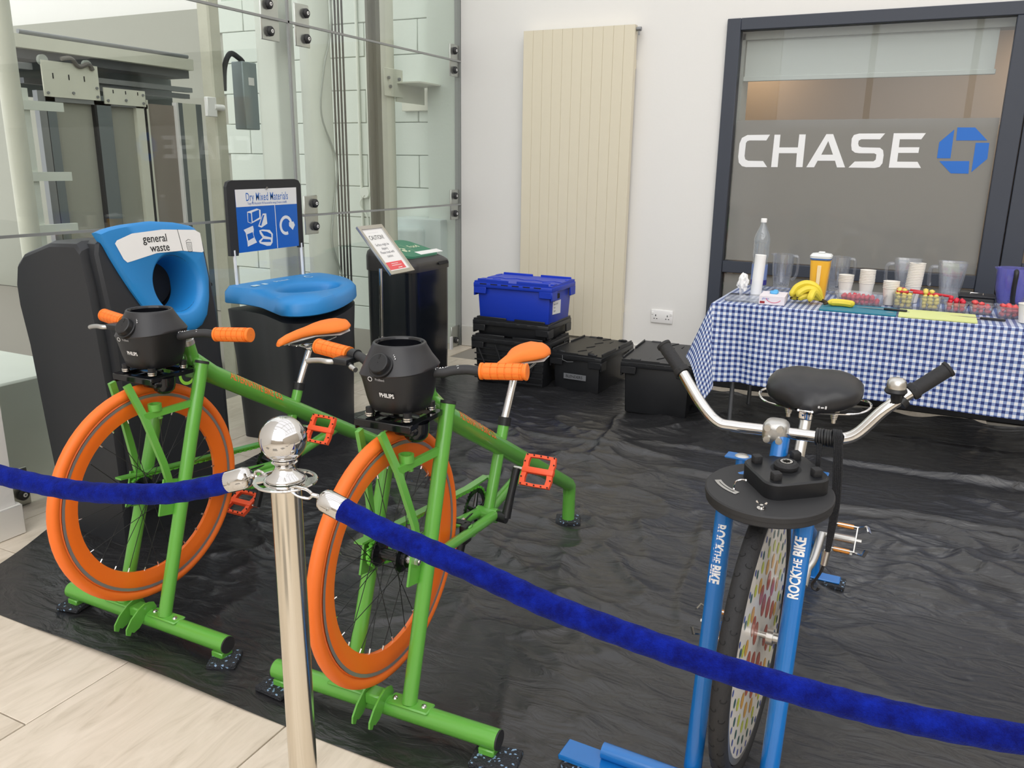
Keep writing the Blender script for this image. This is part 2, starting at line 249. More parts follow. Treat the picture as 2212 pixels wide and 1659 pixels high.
def sheet_mat():
    m = bpy.data.materials.new('black_polythene'); m.use_nodes = True; n = m.node_tree.nodes; l = m.node_tree.links; b = n['Principled BSDF']
    b.inputs['Base Color'].default_value = (*s2l((34, 34, 36)), 1); b.inputs['Specular IOR Level'].default_value = .75
    t = n.new('ShaderNodeNewGeometry'); n1 = n.new('ShaderNodeTexNoise'); n1.inputs['Scale'].default_value = 3; n1.inputs['Detail'].default_value = 5; l.new(t.outputs['Position'], n1.inputs['Vector'])
    mr = n.new('ShaderNodeMapRange'); mr.inputs[3].default_value = .2; mr.inputs[4].default_value = .42; l.new(n1.outputs[0], mr.inputs[0]); l.new(mr.outputs[0], b.inputs['Roughness'])
    n2 = n.new('ShaderNodeTexNoise'); n2.inputs['Scale'].default_value = 11; n2.inputs['Detail'].default_value = 7; n2.inputs['Distortion'].default_value = 1.6
    mp = n.new('ShaderNodeMapping'); mp.inputs['Scale'].default_value = (.6, 1.6, 1); l.new(t.outputs['Position'], mp.inputs[0]); l.new(mp.outputs[0], n2.inputs['Vector'])
    bp = n.new('ShaderNodeBump'); bp.inputs['Strength'].default_value = .45; bp.inputs['Distance'].default_value = .02; l.new(n2.outputs[0], bp.inputs['Height']); l.new(bp.outputs[0], b.inputs['Normal'])
    return m
def gingham_mat():
    m = bpy.data.materials.new('gingham'); m.use_nodes = True; n = m.node_tree.nodes; l = m.node_tree.links; b = n['Principled BSDF']; b.inputs['Roughness'].default_value = .38
    uv = n.new('ShaderNodeUVMap'); uv.uv_map = 'cloth'; sp_ = n.new('ShaderNodeSeparateXYZ'); l.new(uv.outputs[0], sp_.inputs[0]); o = []
    for k in ('X', 'Y'):
        a = n.new('ShaderNodeMath'); a.operation = 'DIVIDE'; a.inputs[1].default_value = .0305; l.new(sp_.outputs[k], a.inputs[0])
        f = n.new('ShaderNodeMath'); f.operation = 'FRACT'; l.new(a.outputs[0], f.inputs[0])
        g = n.new('ShaderNodeMath'); g.operation = 'LESS_THAN'; g.inputs[1].default_value = .5; l.new(f.outputs[0], g.inputs[0]); o.append(g)
    s_ = n.new('ShaderNodeMath'); s_.operation = 'ADD'; l.new(o[0].outputs[0], s_.inputs[0]); l.new(o[1].outputs[0], s_.inputs[1])
    d = n.new('ShaderNodeMath'); d.operation = 'DIVIDE'; d.inputs[1].default_value = 2; l.new(s_.outputs[0], d.inputs[0])
    r = n.new('ShaderNodeValToRGB'); r.color_ramp.interpolation = 'CONSTANT'; r.color_ramp.elements[0].color = (*s2l((236, 238, 244)), 1); r.color_ramp.elements[1].position = .75; r.color_ramp.elements[1].color = (*s2l((34, 52, 118)), 1)
    e = r.color_ramp.elements.new(.25); e.color = (*s2l((138, 156, 198)), 1); l.new(d.outputs[0], r.inputs[0]); l.new(r.outputs[0], b.inputs['Base Color'])
    return m
def film_mat():
    m = bpy.data.materials.new('frosted_film'); m.use_nodes = True; n = m.node_tree.nodes; l = m.node_tree.links; n.clear()
    o = n.new('ShaderNodeOutputMaterial'); t = n.new('ShaderNodeBsdfTransparent'); d = n.new('ShaderNodeBsdfDiffuse'); g = n.new('ShaderNodeBsdfGlossy'); f = n.new('ShaderNodeFresnel'); a = n.new('ShaderNodeMixShader'); c = n.new('ShaderNodeMixShader')
    t.inputs[0].default_value = (.8, .8, .8, 1); d.inputs[0].default_value = (*s2l((158, 157, 152)), 1); a.inputs[0].default_value = .66; g.inputs['Roughness'].default_value = .06
    l.new(t.outputs[0], a.inputs[1]); l.new(d.outputs[0], a.inputs[2]); l.new(f.outputs[0], c.inputs[0]); l.new(a.outputs[0], c.inputs[1]); l.new(g.outputs[0], c.inputs[2]); l.new(c.outputs[0], o.inputs[0]); return m
def velvet_mat():
    m = bpy.data.materials.new('blue_velvet_rope'); m.use_nodes = True; n = m.node_tree.nodes; l = m.node_tree.links; b = n['Principled BSDF']; b.inputs['Roughness'].default_value = .9; b.inputs['Specular IOR Level'].default_value = .15
    b.inputs['Sheen Weight'].default_value = .10; b.inputs['Sheen Roughness'].default_value = .35; b.inputs['Sheen Tint'].default_value = (.25, .4, 1, 1)
    t = n.new('ShaderNodeNewGeometry'); a = n.new('ShaderNodeTexNoise'); a.inputs['Scale'].default_value = 30; a.inputs['Detail'].default_value = 6; a.inputs['Roughness'].default_value = .7; l.new(t.outputs['Position'], a.inputs['Vector'])
    r = n.new('ShaderNodeValToRGB'); r.color_ramp.elements[0].position = .38; r.color_ramp.elements[0].color = (*s2l((5, 15, 98)), 1); r.color_ramp.elements[1].position = .66; r.color_ramp.elements[1].color = (*s2l((10, 34, 148)), 1); l.new(a.outputs[0], r.inputs[0]); l.new(r.outputs[0], b.inputs['Base Color'])
    c = n.new('ShaderNodeTexNoise'); c.inputs['Scale'].default_value = 420; c.inputs['Detail'].default_value = 3; l.new(t.outputs['Position'], c.inputs['Vector']); bp = n.new('ShaderNodeBump'); bp.inputs['Strength'].default_value = .8; bp.inputs['Distance'].default_value = .004; l.new(c.outputs[0], bp.inputs['Height']); l.new(bp.outputs[0], b.inputs['Normal']); return m
def pad_mat():
    m = bpy.data.materials.new('speckled_rubber'); m.use_nodes = True; n = m.node_tree.nodes; l = m.node_tree.links; b = n['Principled BSDF']; b.inputs['Roughness'].default_value = .8
    t = n.new('ShaderNodeNewGeometry'); v = n.new('ShaderNodeTexVoronoi'); v.inputs['Scale'].default_value = 170; l.new(t.outputs['Position'], v.inputs['Vector'])
    r = n.new('ShaderNodeValToRGB'); r.color_ramp.interpolation = 'CONSTANT'; r.color_ramp.elements[0].color = (*s2l((40, 43, 48)), 1); r.color_ramp.elements[1].position = .9; r.color_ramp.elements[1].color = (*s2l((130, 160, 190)), 1)
    sp_ = n.new('ShaderNodeSeparateColor'); l.new(v.outputs['Color'], sp_.inputs[0]); l.new(sp_.outputs[0], r.inputs[0]); l.new(r.outputs[0], b.inputs['Base Color'])
    bp = n.new('ShaderNodeBump'); bp.inputs['Distance'].default_value = .003; l.new(v.outputs['Distance'], bp.inputs['Height']); l.new(bp.outputs[0], b.inputs['Normal']); return m
K['tile'] = floor_mat(); K['sheet'] = sheet_mat(); K['ging'] = gingham_mat(); K['film'] = film_mat(); K['pad'] = pad_mat(); K['velvet'] = velvet_mat()
K['blind'] = mat('blind_fabric', (205, 210, 208), .9); K['room'] = mat('room_wall', (150, 138, 126), .8); K['roomd'] = mat('room_dark', (96, 98, 100), .7); K['block'] = mat('painted_block', (214, 222, 212), .65, bump=(40, .15)); K['grout'] = mat('grout', (150, 144, 134), .8)
K['lobby'] = mat('lobby_grey', (160, 160, 148), .6); K['lobbyb'] = mat('lobby_brown', (150, 140, 130), .6); K['beam'] = mat('roof_steel', (236, 236, 232), .5)

# ------------------------------------------------------------------ setting: floor, walls, glass wall, window
GX, WY = -3.317, 5.80
fl = struct('floor'); fm = M(); fm.box(-10, 6, -7, 8.2, -.05, -.006); fm.build('subfloor', K['grout'], fl)
tile_me = {}
def tile(x0, x1, y0, y1):
    key = (round(x1-x0, 3), round(y1-y0, 3))
    if key not in tile_me: tile_me[key] = M().rbox(0, x1-x0-.004, 0, y1-y0-.004, -.012, 0, .0012, 1).mesh('tile', K['tile'])
    link('tile', tile_me[key], fl, T(x0+.002, y0+.002, 0))
for k in range(-3, 9):
    x0 = -1.967+k*.612; off = 1.113 if k % 2 else .503
    for j in range(-1, 4):
        y0 = off+j*1.22
        if y0 > WY: continue
        tile(x0, x0+.612, y0, min(y0+1.22, WY))
M().box(-10, 6, -7, -.72, -.006, 0).build('floor_far', K['tile'], fl, smooth=False)
M().box(5.54, 6, -.72, 5.8, -.006, 0).build('floor_side', K['tile'], fl, smooth=False)

wb = struct('wall_back')
q = M(); q.box(GX, -1.313, WY, WY+.2, 0, 6); q.box(-1.313, 2.2, WY, WY+.2, 2.382, 6); q.box(2.2, 6, WY, WY+.2, 0, 6); q.build('plaster', K['white'], wb, smooth=False)
bb = struct('baseboard_back')
M().rbox(GX+.005, -1.34, WY-.018, WY-.001, 0, .17, .005, 1).build('skirting_board', K['skirt'], bb)
# foreground return wall on the left
wl = struct('wall_left'); q = M(); q.box(-3.35, -3.085, -7, 1.84, 0, 6); q.build('plaster', K['white'], wl, smooth=False)
bl = struct('baseboard_left'); M().rbox(-3.085, -3.066, -3, 1.858, 0, .125, .004, 1).box(-3.3, -3.085, 1.84, 1.858, 0, .125).build('skirting_board', K['skirt'], bl)
# room behind the camera and roof of rafters under the sky
wr = struct('wall_right'); M().box(6, 6.2, -7, 6, 0, 4.6).build('plaster', mat('far_paint', (214, 204, 190), .7), wr, smooth=False)
wf = struct('wall_front'); M().box(-3.3, 6, -7.2, -7, 0, 2.3).build('plaster', MATS['far_paint'], wf, smooth=False)
for i in range(6): M().box(-3.2+i*1.8, -3.08+i*1.8, -7.15, -7.05, 1.1, 6).build('mullion', K['beam'], wf, smooth=False)
rf = struct('ceiling')
for i in range(9): M().box(-10, 6, -6.6+i*1.55, -6.48+i*1.55, 6.0, 6.3).build('rafter', K['beam'], rf, smooth=False)
for i in range(4): M().box(-3.2+i*3, -3.08+i*3, -7, 5.8, 6.3, 6.42).build('purlin', K['beam'], rf, smooth=False)

# glazed lift wall
wg = struct('wall_glass')
def pane(y0, y1, z0, z1): M().box(GX-.012, GX, y0+.004, y1-.004, z0+.006, z1-.006).build('glass_pane', K['glass'], wg, smooth=False)
for y0, y1 in ((1.86, 3.869), (3.869, WY)):
    for z0, z1 in ((0, 1.14), (1.14, 2.201), (2.201, 3.26)): pane(y0, y1, z0, z1)
for z in (1.14, 2.201):
    M().box(GX-.013, GX+.001, 1.86, WY, z-.006, z+.006).build('joint_strip', mat('joint_silicone', (150, 152, 150), .4), wg, smooth=False)
M().box(GX-.013, GX+.001, 3.863, 3.875, 0, 3.26).build('joint_strip', MATS['joint_silicone'], wg, smooth=False)
M().box(GX-.05, GX+.0, WY-.012, WY, 0, 3.3).build('joint_strip', MATS['joint_silicone'], wg, smooth=False)
for (y, side) in ((4.025, 1), (3.722, -1), (5.715, -1), (2.02, 1)):
    for z in (1.14, 2.201, .055):
        if side == -1 and z == .055 and y < 5: continue
        p = M().rbox(GX-.026, GX-.013, y-.055 if side == -1 else y-.085, y+.085 if side == -1 else y+.04, z-.115 if z > .1 else 0, z+.115, .004, 1).build('fixing_plate', K['steel'], wg)
        for dz in ((-.068, .068) if z > .1 else (.0,)):
            b = M(); A = axis((GX-.02, y, z+dz), (1, 0, 0))
            b.lathe([(0.001, .032), (.018, .032), (.026, .024), (.027, 0)], 20, 0, A).lathe([(0.001, .0335), (.0095, .0335), (.0095, .031)], 14, 1, A).lathe([(.001, .0345), (.004, .0345)], 8, 2, A)
            b.build('bolt', [K['blackm'], K['paper'], K['dark']], p)

# block wall of the shaft and plaster beyond it
ws = struct('wall_shaft'); M().box(-5.9, -3.0, 5.996, 6.15, 0, 6).build('mortar', mat('mortar', (190, 198, 188), .8), ws, smooth=False)
bmesh_block = M().rbox(0, .514, 0, .03, 0, .257, .005, 1).mesh('block', K['block']); hb = M().rbox(0, .25, 0, .03, 0, .257, .005, 1).mesh('block', K['block'])
for r in range(15):
    z = -.06+r*.262
    if z > 2.75: break
    x = -5.9+(0 if r % 2 else -.26)
    while x < -3.4:
        if x+.514 > -5.95: link('block', bmesh_block, ws, T(x+.004, 5.975, z+.003))
        x += .52
q = M(); q.box(-10, -5.9, 6.0, 6.2, 0, 2.785); q.build('plaster', K['lobby'], ws, smooth=False)
M().box(-3.62, -3.33, 5.80, 6.0, 0, 6).build('return_wall', K['block'], ws, smooth=False)
M().box(-10, -5.9, 6.2, 6.3, 2.785, 4.5).build('bright_upper_panel', K['white'], ws, smooth=False)  # white panel paints the bright lit area above the grey wall

# framed window with frosted film and lettering
wn = struct('window_1')
q = M(); q.rbox(-1.313, -1.225, WY-.03, WY+.06, 0, 2.382, .004, 1).rbox(-1.225, 2.2, WY-.03, WY+.06, 2.308, 2.382, .004, 1).rbox(.322, .432, WY-.03, WY+.06, 0, 2.308, .004, 1).rbox(.438, .548, WY-.03, WY+.06, 0, 2.308, .004, 1)
q.rbox(-1.225, .322, WY-.025, WY+.05, .748, .828, .004, 1).rbox(.548, 2.2, WY-.025, WY+.05, .83, .92, .004, 1).rbox(-1.225, 2.2, WY-.025, WY+.05, 0, .08, .004, 1)
q.build('window_frame', K['frame'], wn)
for a, b_, c, d in ((-1.225, .322, .828, 2.308), (-1.225, .322, .08, .748), (.548, 2.2, .92, 2.308), (.548, 2.2, .08, .83)):
    M().box(a, b_, WY+.005, WY+.012, c, d).build('glass_pane', K['wglass'], wn, smooth=False)
M().box(-1.208, .315, WY+.0005, WY+.003, .835, 1.755).build('frosted_film', K['film'], wn, smooth=False)
M().box(-1.208, .315, WY+.0005, WY+.003, .09, .74).build('frosted_film', K['film'], wn, smooth=False)
M().box(.56, 2.2, WY+.0005, WY+.003, .09, 1.755).build('frosted_film', K['film'], wn, smooth=False)
q = M(); q.box(-1.2, .25, WY+.09, WY+.10, 2.03, 2.26); q.rbox(-1.21, .26, WY+.085, WY+.105, 2.005, 2.035, .003, 1); q.build('roller_blind', K['blind'], wn)
M().box(-1.225, 2.2, WY+.06, WY+.2, 2.26, 2.34).box(-1.24, -1.205, WY+.06, WY+.25, 0, 2.3).build('reveal', mat('reveal_grey', (176, 178, 174), .7), wn, smooth=False)
let = [[p for p in PX[k]] for k in ('C', 'H', 'A1', 'A2', 'A3', 'S', 'E')]
def wallflat(polys, name, m, par, y):
    q = M()
    for p in polys: q.add([(a, y, b) for a, b in p], [tuple(range(len(p)))])
    return q.build(name, m, par, smooth=False)
for k, nm in (('C', 'C'), ('H', 'H'), ('A', 'A'), ('S', 'S'), ('E', 'E')):
    ps = [PX[i] for i in (('A1', 'A2', 'A3') if k == 'A' else (k,))]; wallflat(ps, 'letter', K['ink'], wn, WY-.001)
for i in range(1, 5): wallflat([PX['L%d' % i]], 'logo_piece', K['labelblue'], wn, WY-.001)
# office seen through the window
ofc = struct('wall_office'); q = M(); q.box(-2.5, 4, 8.0, 8.1, 0, 3); q.build('office_wall', K['room'], ofc, smooth=False)
M().box(-2.6, -2.5, 6.0, 8.1, 0, 3).box(4, 4.1, 6, 8.1, 0, 3).build('office_side_wall', K['room'], ofc, smooth=False); M().box(-2.6, 4.1, 6.0, 8.1, 2.7, 2.8).build('office_ceiling', K['roomd'], ofc, smooth=False)
def spot(loc, e, col=(1, .72, .45), size=.12):
    L = bpy.data.lights.new('office_lamp', 'AREA'); L.energy = e; L.color = col; L.size = size; o = bpy.data.objects.new('office_lamp', L); COL.objects.link(o); o.location = loc; o.rotation_euler = (0, 0, 0); return o
spot((-1.5, 7.6, 2.6), 9); spot((.9, 7.6, 2.6), 9)
spot((0, 6.9, 2.65), 16, (1, .97, .95), .5)

# black polythene sheet
def sheet():
    nx, ny = 460, 400; x0, x1, y0, y1 = -2.97, 1.9, 1.42, 5.46
    xs = np.linspace(x0, x1, nx); ys = np.linspace(y0, y1, ny); X, Y = np.meshgrid(xs, ys)
    Z = np.full_like(X, .004)
    def N(sx_, sy_, ox, rot=0):
        out = np.empty_like(X); c_, s_ = math.cos(rot), math.sin(rot)
        A = (X*c_+Y*s_)*sx_+ox; B = (-X*s_+Y*c_)*sy_
        for i in range(ny):
            for j in range(nx): out[i, j] = mnoise.noise((A[i, j], B[i, j], ox))
        return out
    a = N(1.1, 1.6, 3.1, .3); b = N(2.6, 4.5, 9.4, -.5); c = N(6, 9, 1.7, .2); d = N(1.5, 1.2, 5.5)
    amp = np.clip(.35+d*1.2, .05, 1.1)*np.clip((Y-1.45)/.9, .12, 1)
    e_ = N(11, 17, 4.2, .6); rg1 = (1-np.abs(b)*2.6).clip(0, 1)**1.5; rg2 = (1-np.abs(c)*2.4).clip(0, 1)**1.4; rg3 = (1-np.abs(e_)*2.2).clip(0, 1)
    Z += .016*np.clip(a, -.3, 1)+.024*amp*rg1+.012*amp*rg2*(.4+rg1)+.0042*amp*rg3*(.3+rg2)
    def crease(xa, ya, xb, yb, h, w_, side=1):
        nonlocal Z
        dx, dy = xb-xa, yb-ya; L = math.hypot(dx, dy); t = ((X-xa)*dx+(Y-ya)*dy)/L; s_ = ((X-xa)*-dy+(Y-ya)*dx)/L
        s_ = s_+.03*np.sin(t*3.1+xa)+.012*np.sin(t*9)
        m_ = np.clip(t/min(.25, L*.4), 0, 1)*np.clip((L-t)/min(.25, L*.4), 0, 1)
        Z += m_*h*np.exp(-np.clip(s_, 0, None)/w_)*np.exp(-np.clip(-s_, 0, None)/(.012))
    for cr_ in CREASES: crease(*cr_)
    rn = random.Random(5)
    for k in range(170):
        xa, ya = rn.uniform(-2.7, 1.8), rn.uniform(1.6, 5.2); an = rn.choice((rn.gauss(.1, .35), rn.gauss(1.1, .4), rn.gauss(-.5, .4))); L = rn.uniform(.15, .75); dens = .35+.65*math.exp(-((xa+.9)/.9)**2)
        crease(xa, ya, xa+L*math.cos(an), ya+L*math.sin(an), rn.uniform(.006, .017)*dens*min(1, (ya-1.4)/.5), rn.uniform(.02, .07))
    Z = np.maximum(Z, .002)
    e = .5+.5*np.sin(X*11+np.sin(X*3)*2); Yb = Y-(Y > y1-.25)*(.16*e*np.clip((Y-(y1-.25))/.25, 0, 1))
    Z += (Y > y1-.3)*.02*e*np.clip((Y-(y1-.3))/.3, 0, 1)
    wob = .05*np.sin(Y*5)+.04*np.sin(Y*2.1+1)+.12*np.clip((1.9-Y)/.5, 0, 1)+.1*np.clip((Y-3.2)/1.5, 0, 1)
    Xb = X+wob*np.clip((x0+.4-X)/.4, 0, 1)
    vs = np.stack([Xb, Yb, Z], -1).reshape(-1, 3)
    idx = np.arange(nx*ny).reshape(ny, nx); fs = np.stack([idx[:-1, :-1], idx[:-1, 1:], idx[1:, 1:], idx[1:, :-1]], -1).reshape(-1, 4)
    me = bpy.data.meshes.new('floor_sheet'); me.from_pydata(vs.tolist(), [], fs.tolist()); me.materials.append(K['sheet']); me.polygons.foreach_set('use_smooth', [True]*len(me.polygons)); me.update()
    o = link('floor_sheet', me, None, None, 'black crinkled polythene sheet spread over the floor under the bikes', 'plastic sheet')
CREASES = [(-1.1, 3.75, 1.9, 3.5, .035, .14), (-2.6, 3.9, -.9, 3.95, .02, .1), (-.5, 4.3, 1.9, 4.35, .03, .1), (-1.0, 2.05, -.75, 1.45, .012, .05), (-1.5, 2.3, -1.0, 2.0, .012, .06), (-.9, 2.5, .6, 2.2, .014, .12),
           (-1.55, 4.6, -1.3, 3.6, .022, .08), (-1.9, 3.4, -1.1, 3.1, .015, .08), (-.7, 3.4, -.5, 2.2, .012, .1), (-1.0, 3.3, -.75, 2.7, .012, .07), (.2, 2.9, 1.9, 2.6, .012, .1), (-2.5, 3.1, -1.7, 2.6, .02, .08), (-2.3, 2.3, -1.5, 2.6, .012, .08),
           (-.75, 1.9, .0, 1.75, .012, .05), (.15, 1.75, 1.6, 1.6, .012, .08), (-.3, 4.9, 1.8, 4.8, .02, .08), (-1.5, 1.85, -1.2, 2.2, .01, .05)]
sheet()

tt = struct('trim_1'); M().rbox(-1.20, 2.2, 5.50, WY-.03, 0, .09, .006, 1).build('plinth_box', mat('plinth_dark', (34, 36, 42), .6), tt)

# ------------------------------------------------------------------ lift shaft furniture behind the glass
def simple(name, label, cat, m, mats, group=None, X=None, **kw):
    return m.build(name, mats, None, X, label=label, cat=cat, group=group, **kw)
simple('steel_column', 'square white painted steel column behind the glass joint', 'column', M().rbox(-3.60, -3.45, 3.9, 4.07, 0, 5.2, .015, 3, vert=True), K['sink'])
simple('round_column', 'tall round white painted column inside the lift shaft right of the square one', 'column', M().cyl((-3.75, 4.62, 0), (-3.75, 4.62, 5.2), .10, n=28), K['sink'])
simple('thin_round_column', 'thin cream round column low at the far left behind the glass', 'column', M().cyl((-3.7, 2.46, .5), (-3.7, 2.46, 5), .043, n=20), K['cream'])
for i in range(4):
    simple('lift_cable', 'dark lift rope, %s of four beside the round column' % ('leftmost', 'second from left', 'third from left', 'rightmost')[i], 'cable', M().cyl((-3.8, 4.87+i*.038, 0), (-3.8, 4.87+i*.038, 5), .0075, n=8), mat('rope_steel', (78, 76, 74), .5), 'lift ropes')
simple('thin_cable', 'thin grey wire wandering down the face of the round column', 'cable', M().tube(smoothpath([(-3.64, 4.70, 3.2), (-3.64, 4.66, 2.35), (-3.64, 4.57, 2.05), (-3.64, 4.52, 1.75), (-3.64, 4.66, 1.45), (-3.64, 4.60, 1.1), (-3.64, 4.58, .9), (-3.64, 4.68, .62), (-3.64, 4.62, .3), (-3.64, 4.6, 0)], 6), .006, 8), K['sinkg'])
simple('guide_rail', 'dark steel guide rail beside the white square post', 'rail', M().box(-3.79, -3.71, 5.255, 5.275, 0, 5).box(-3.76, -3.74, 5.2, 5.35, 0, 5), mat('rail_steel', (120, 118, 108), .45, .3), smooth=False)
p = thing('guide_post', 'square white post with a rail bracket bolted to the block wall', 'post')
M().rbox(-3.81, -3.72, 5.39, 5.5, 0, 5, .008, 2, vert=True).build('post', K['cream'], p)
q = M(); q.rbox(-3.71, -3.70, 5.33, 5.58, 1.93, 2.13, .004, 1).box(-3.72, -3.5, 5.5, 5.9, 2.03, 2.04).box(-3.72, -3.71, 5.5, 5.9, 1.9, 2.04).rbox(-3.95, -3.68, 5.93, 5.965, 1.86, 2.08, .004, 1); q.build('bracket', K['cream'], p)
for y, z in ((5.38, 2.06), (5.52, 2.06), (5.4, 2.0)): M().cyl((-3.70, y, z), (-3.685, y, z), .012, n=8).build('bolt', K['grey'], p)
p = thing('conduit', 'pair of thin painted conduit pipes on the block wall with a round junction box', 'pipe')
M().cyl((-4.4, 5.96, .85), (-4.4, 5.96, 5), .012, n=8).build('pipe', K['sink'], p); M().cyl((-4.31, 5.96, 0), (-4.31, 5.96, 2.3), .010, n=8).build('pipe', K['sink'], p)
M().lathe([(.001, .04), (.045, .04), (.05, 0)], 18, 0, axis((-4.35, 5.97, 1.2), (0, -1, 0))).build('junction_box', K['sink'], p)
M().tube(smoothpath([(-4.35, 5.93, 1.18), (-4.4, 5.93, 1.1), (-4.33, 5.94, .98), (-4.33, 5.95, .8)], 5), .006, 6).build('wire', K['sink'], p)
p = thing('wall_heater', 'pale moulded box unit on the block wall low behind the glass', 'heater')
M().rbox(-3.93, -3.45, 5.70, 5.97, .37, 1.02, .02, 2).build('housing', mat('pale_plastic', (208, 220, 216), .35), p)
M().rbox(-3.89, -3.60, 5.62, 5.72, .42, .95, .035, 3).build('cover', MATS['pale_plastic'], p)
# lift door gear on the plane x=-4.6
DX = -4.6
p = thing('lift_door_gear', 'lift landing door mechanism with header, hanger plates and glazed leaves', 'lift door')
def dbox(name, y0, y1, z0, z1, m, d=.04, dx=0, par=None): return M().box(DX+dx-d, DX+dx, y0, y1, z0, z1).build(name, m, par or p, smooth=False)
dbox('header', 3.08, 4.38, 2.04, 2.11, K['cream'], .35); dbox('header_soffit', 3.1, 4.38, 1.99, 2.04, K['roomd'], .3, -.05); dbox('track_back', 3.1, 4.4, 1.80, 1.99, mat('track_grey', (112, 120, 122), .5, .2), .03, -.25)
M().cyl((DX-.02, 3.16, 2.125), (DX-.02, 4.35, 2.125), .013, n=10).build('tube', K['grey'], p)
dbox('track', 3.56, 4.4, 1.90, 1.93, K['grey'], .05, -.05); dbox('track', 3.2, 4.4, 1.86, 1.89, K['tgrey'], .05, -.08); dbox('track', 3.13, 3.22, 1.93, 1.965, K['grey'], .04, -.02)
for (y0, y1, z0, z1) in ((3.24, 3.60, 1.79, 1.985), (3.63, 3.93, 1.775, 1.87)):
    h = dbox('hanger_plate', y0, y1, z0, z1, K['cream'], .01, .03)
    for k in range(3):
        dbox('slot', y0+.06+k*.1, y0+.066+k*.1, z0+.1, z0+.13, K['dark'], .002, .032, h) if z1-z0 > .15 else dbox('slot', y0+.06+k*.09, y0+.066+k*.09, z1-.03, z1-.01, K['dark'], .002, .032, h)
    for yy, zz in ((y0+.02, z0+.02), (y1-.02, z0+.02), (y1-.02, z0+.07), ((y0+y1)/2, z0+.03)): M().cyl((DX+.03, yy, zz), (DX+.038, yy, zz), .008, n=8).build('bolt', K['grey'], h)
    if z1-z0 > .15:
        for yy in (y0+.02, y1-.06): M().lathe([(.001, .01), (.03, .01), (.03, -.01), (.001, -.01)], 16, 0, axis((DX+.015, yy, z1+.0), (1, 0, 0))).build('roller', K['sinkg'], h)
M().tube(smoothpath([(DX+.04, 3.36, 2.0), (DX+.045, 3.42, 2.01), (DX+.04, 3.47, 1.97), (DX+.045, 3.53, 1.99), (DX+.04, 3.56, 1.96)], 5), [.012]*21, 8).build('cable_bundle', mat('dusty', (112, 108, 102), .9), p)
for (y0, y1, m_) in ((3.30, 3.56, K['lobby']), (3.67, 3.86, K['lobby']), (3.95, 4.19, K['lobbyb'])): dbox('door_leaf', y0, y1, 0, 1.8, m_, .01, -.01)
for (y0, y1, m_) in ((3.20, 3.245, K['grey']), (3.245, 3.25, K['dark']), (3.25, 3.305, MATS['track_grey']), (3.56, 3.575, K['dark']), (3.575, 3.675, MATS['track_grey']), (3.86, 3.92, K['cream']), (3.925, 3.94, K['dark']), (3.94, 3.955, K['cream']), (4.185, 4.2, K['paper']), (4.2, 4.235, MATS['track_grey']), (4.235, 4.35, K['cream']), (4.35, 4.40, MATS['track_grey'])):
    dbox('door_stile', y0, y1, 0, 1.82, m_, .04, .02)
dbox('door_rail', 3.25, 3.95, 1.765, 1.79, K['grey'], .03, .02)
p2 = thing('cable_trunking', 'cream ladder strip with short flat brackets beside the lift door', 'bracket')
q = M().box(-4.05, -4.02, 2.68, 2.76, 0, 1.78); q.build('strip', K['sink'], p2, smooth=False)
for z in (1.70, 1.36, 1.1, .8, .95): M().box(-4.02, -4.0, 2.70, 2.93, z-.022, z+.022).build('bracket', K['sink'], p2, smooth=False)
simple('shaft_post', 'flaking cream timber coloured post left of the black cable duct', 'post', M().rbox(-4.3, -4.2, 4.15, 4.25, 0, 5, .01, 1, vert=True), mat('flaking_cream', (196, 194, 176), .7, bump=(30, .3), var=.15))
simple('cable_duct', 'black vertical cable duct behind the glass', 'duct', M().box(-4.33, -4.3, 4.26, 4.34, 0, 5), mat('duct_black', (70, 74, 78), .5), smooth=False)
simple('black_hose', 'black bent hose curving into the grey control box', 'hose', M().tube(smoothpath([(-4.3, 4.34, 1.9), (-4.3, 4.36, 2.05), (-4.3, 4.42, 2.14), (-4.3, 4.50, 2.12), (-4.3, 4.53, 2.10)], 6), .018, 10), K['blackm'])
p = thing('control_box', 'small grey electrical control box inside the shaft', 'control box'); M().rbox(-4.36, -4.26, 4.48, 4.62, 1.66, 2.1, .006, 1).build('casing', mat('box_grey', (150, 162, 164), .4, .3), p)
M().box(-4.26, -4.255, 4.53, 4.58, 1.95, 2.0).build('plate', K['paper'], p, smooth=False)
simple('clip_bracket', 'small white plastic clip bracket on the flaking post', 'bracket', M().rbox(-4.2, -4.17, 4.06, 4.14, 1.72, 1.84, .004, 1).cyl((-4.18, 4.12, 1.78), (-4.18, 4.2, 1.78), .02, n=10), K['paper'])
simple('plinth', 'white painted concrete plinth at the foot of the thin round column', 'plinth', M().rbox(-4.3, -3.5, 1.9, 2.52, 0, .5, .01, 1), K['sink'])
simple('low_step_box', 'small white painted box on the shaft floor beyond the plinth', 'box', M().rbox(-4.3, -3.6, 2.53, 2.75, 0, .28, .008, 1), K['sink'])

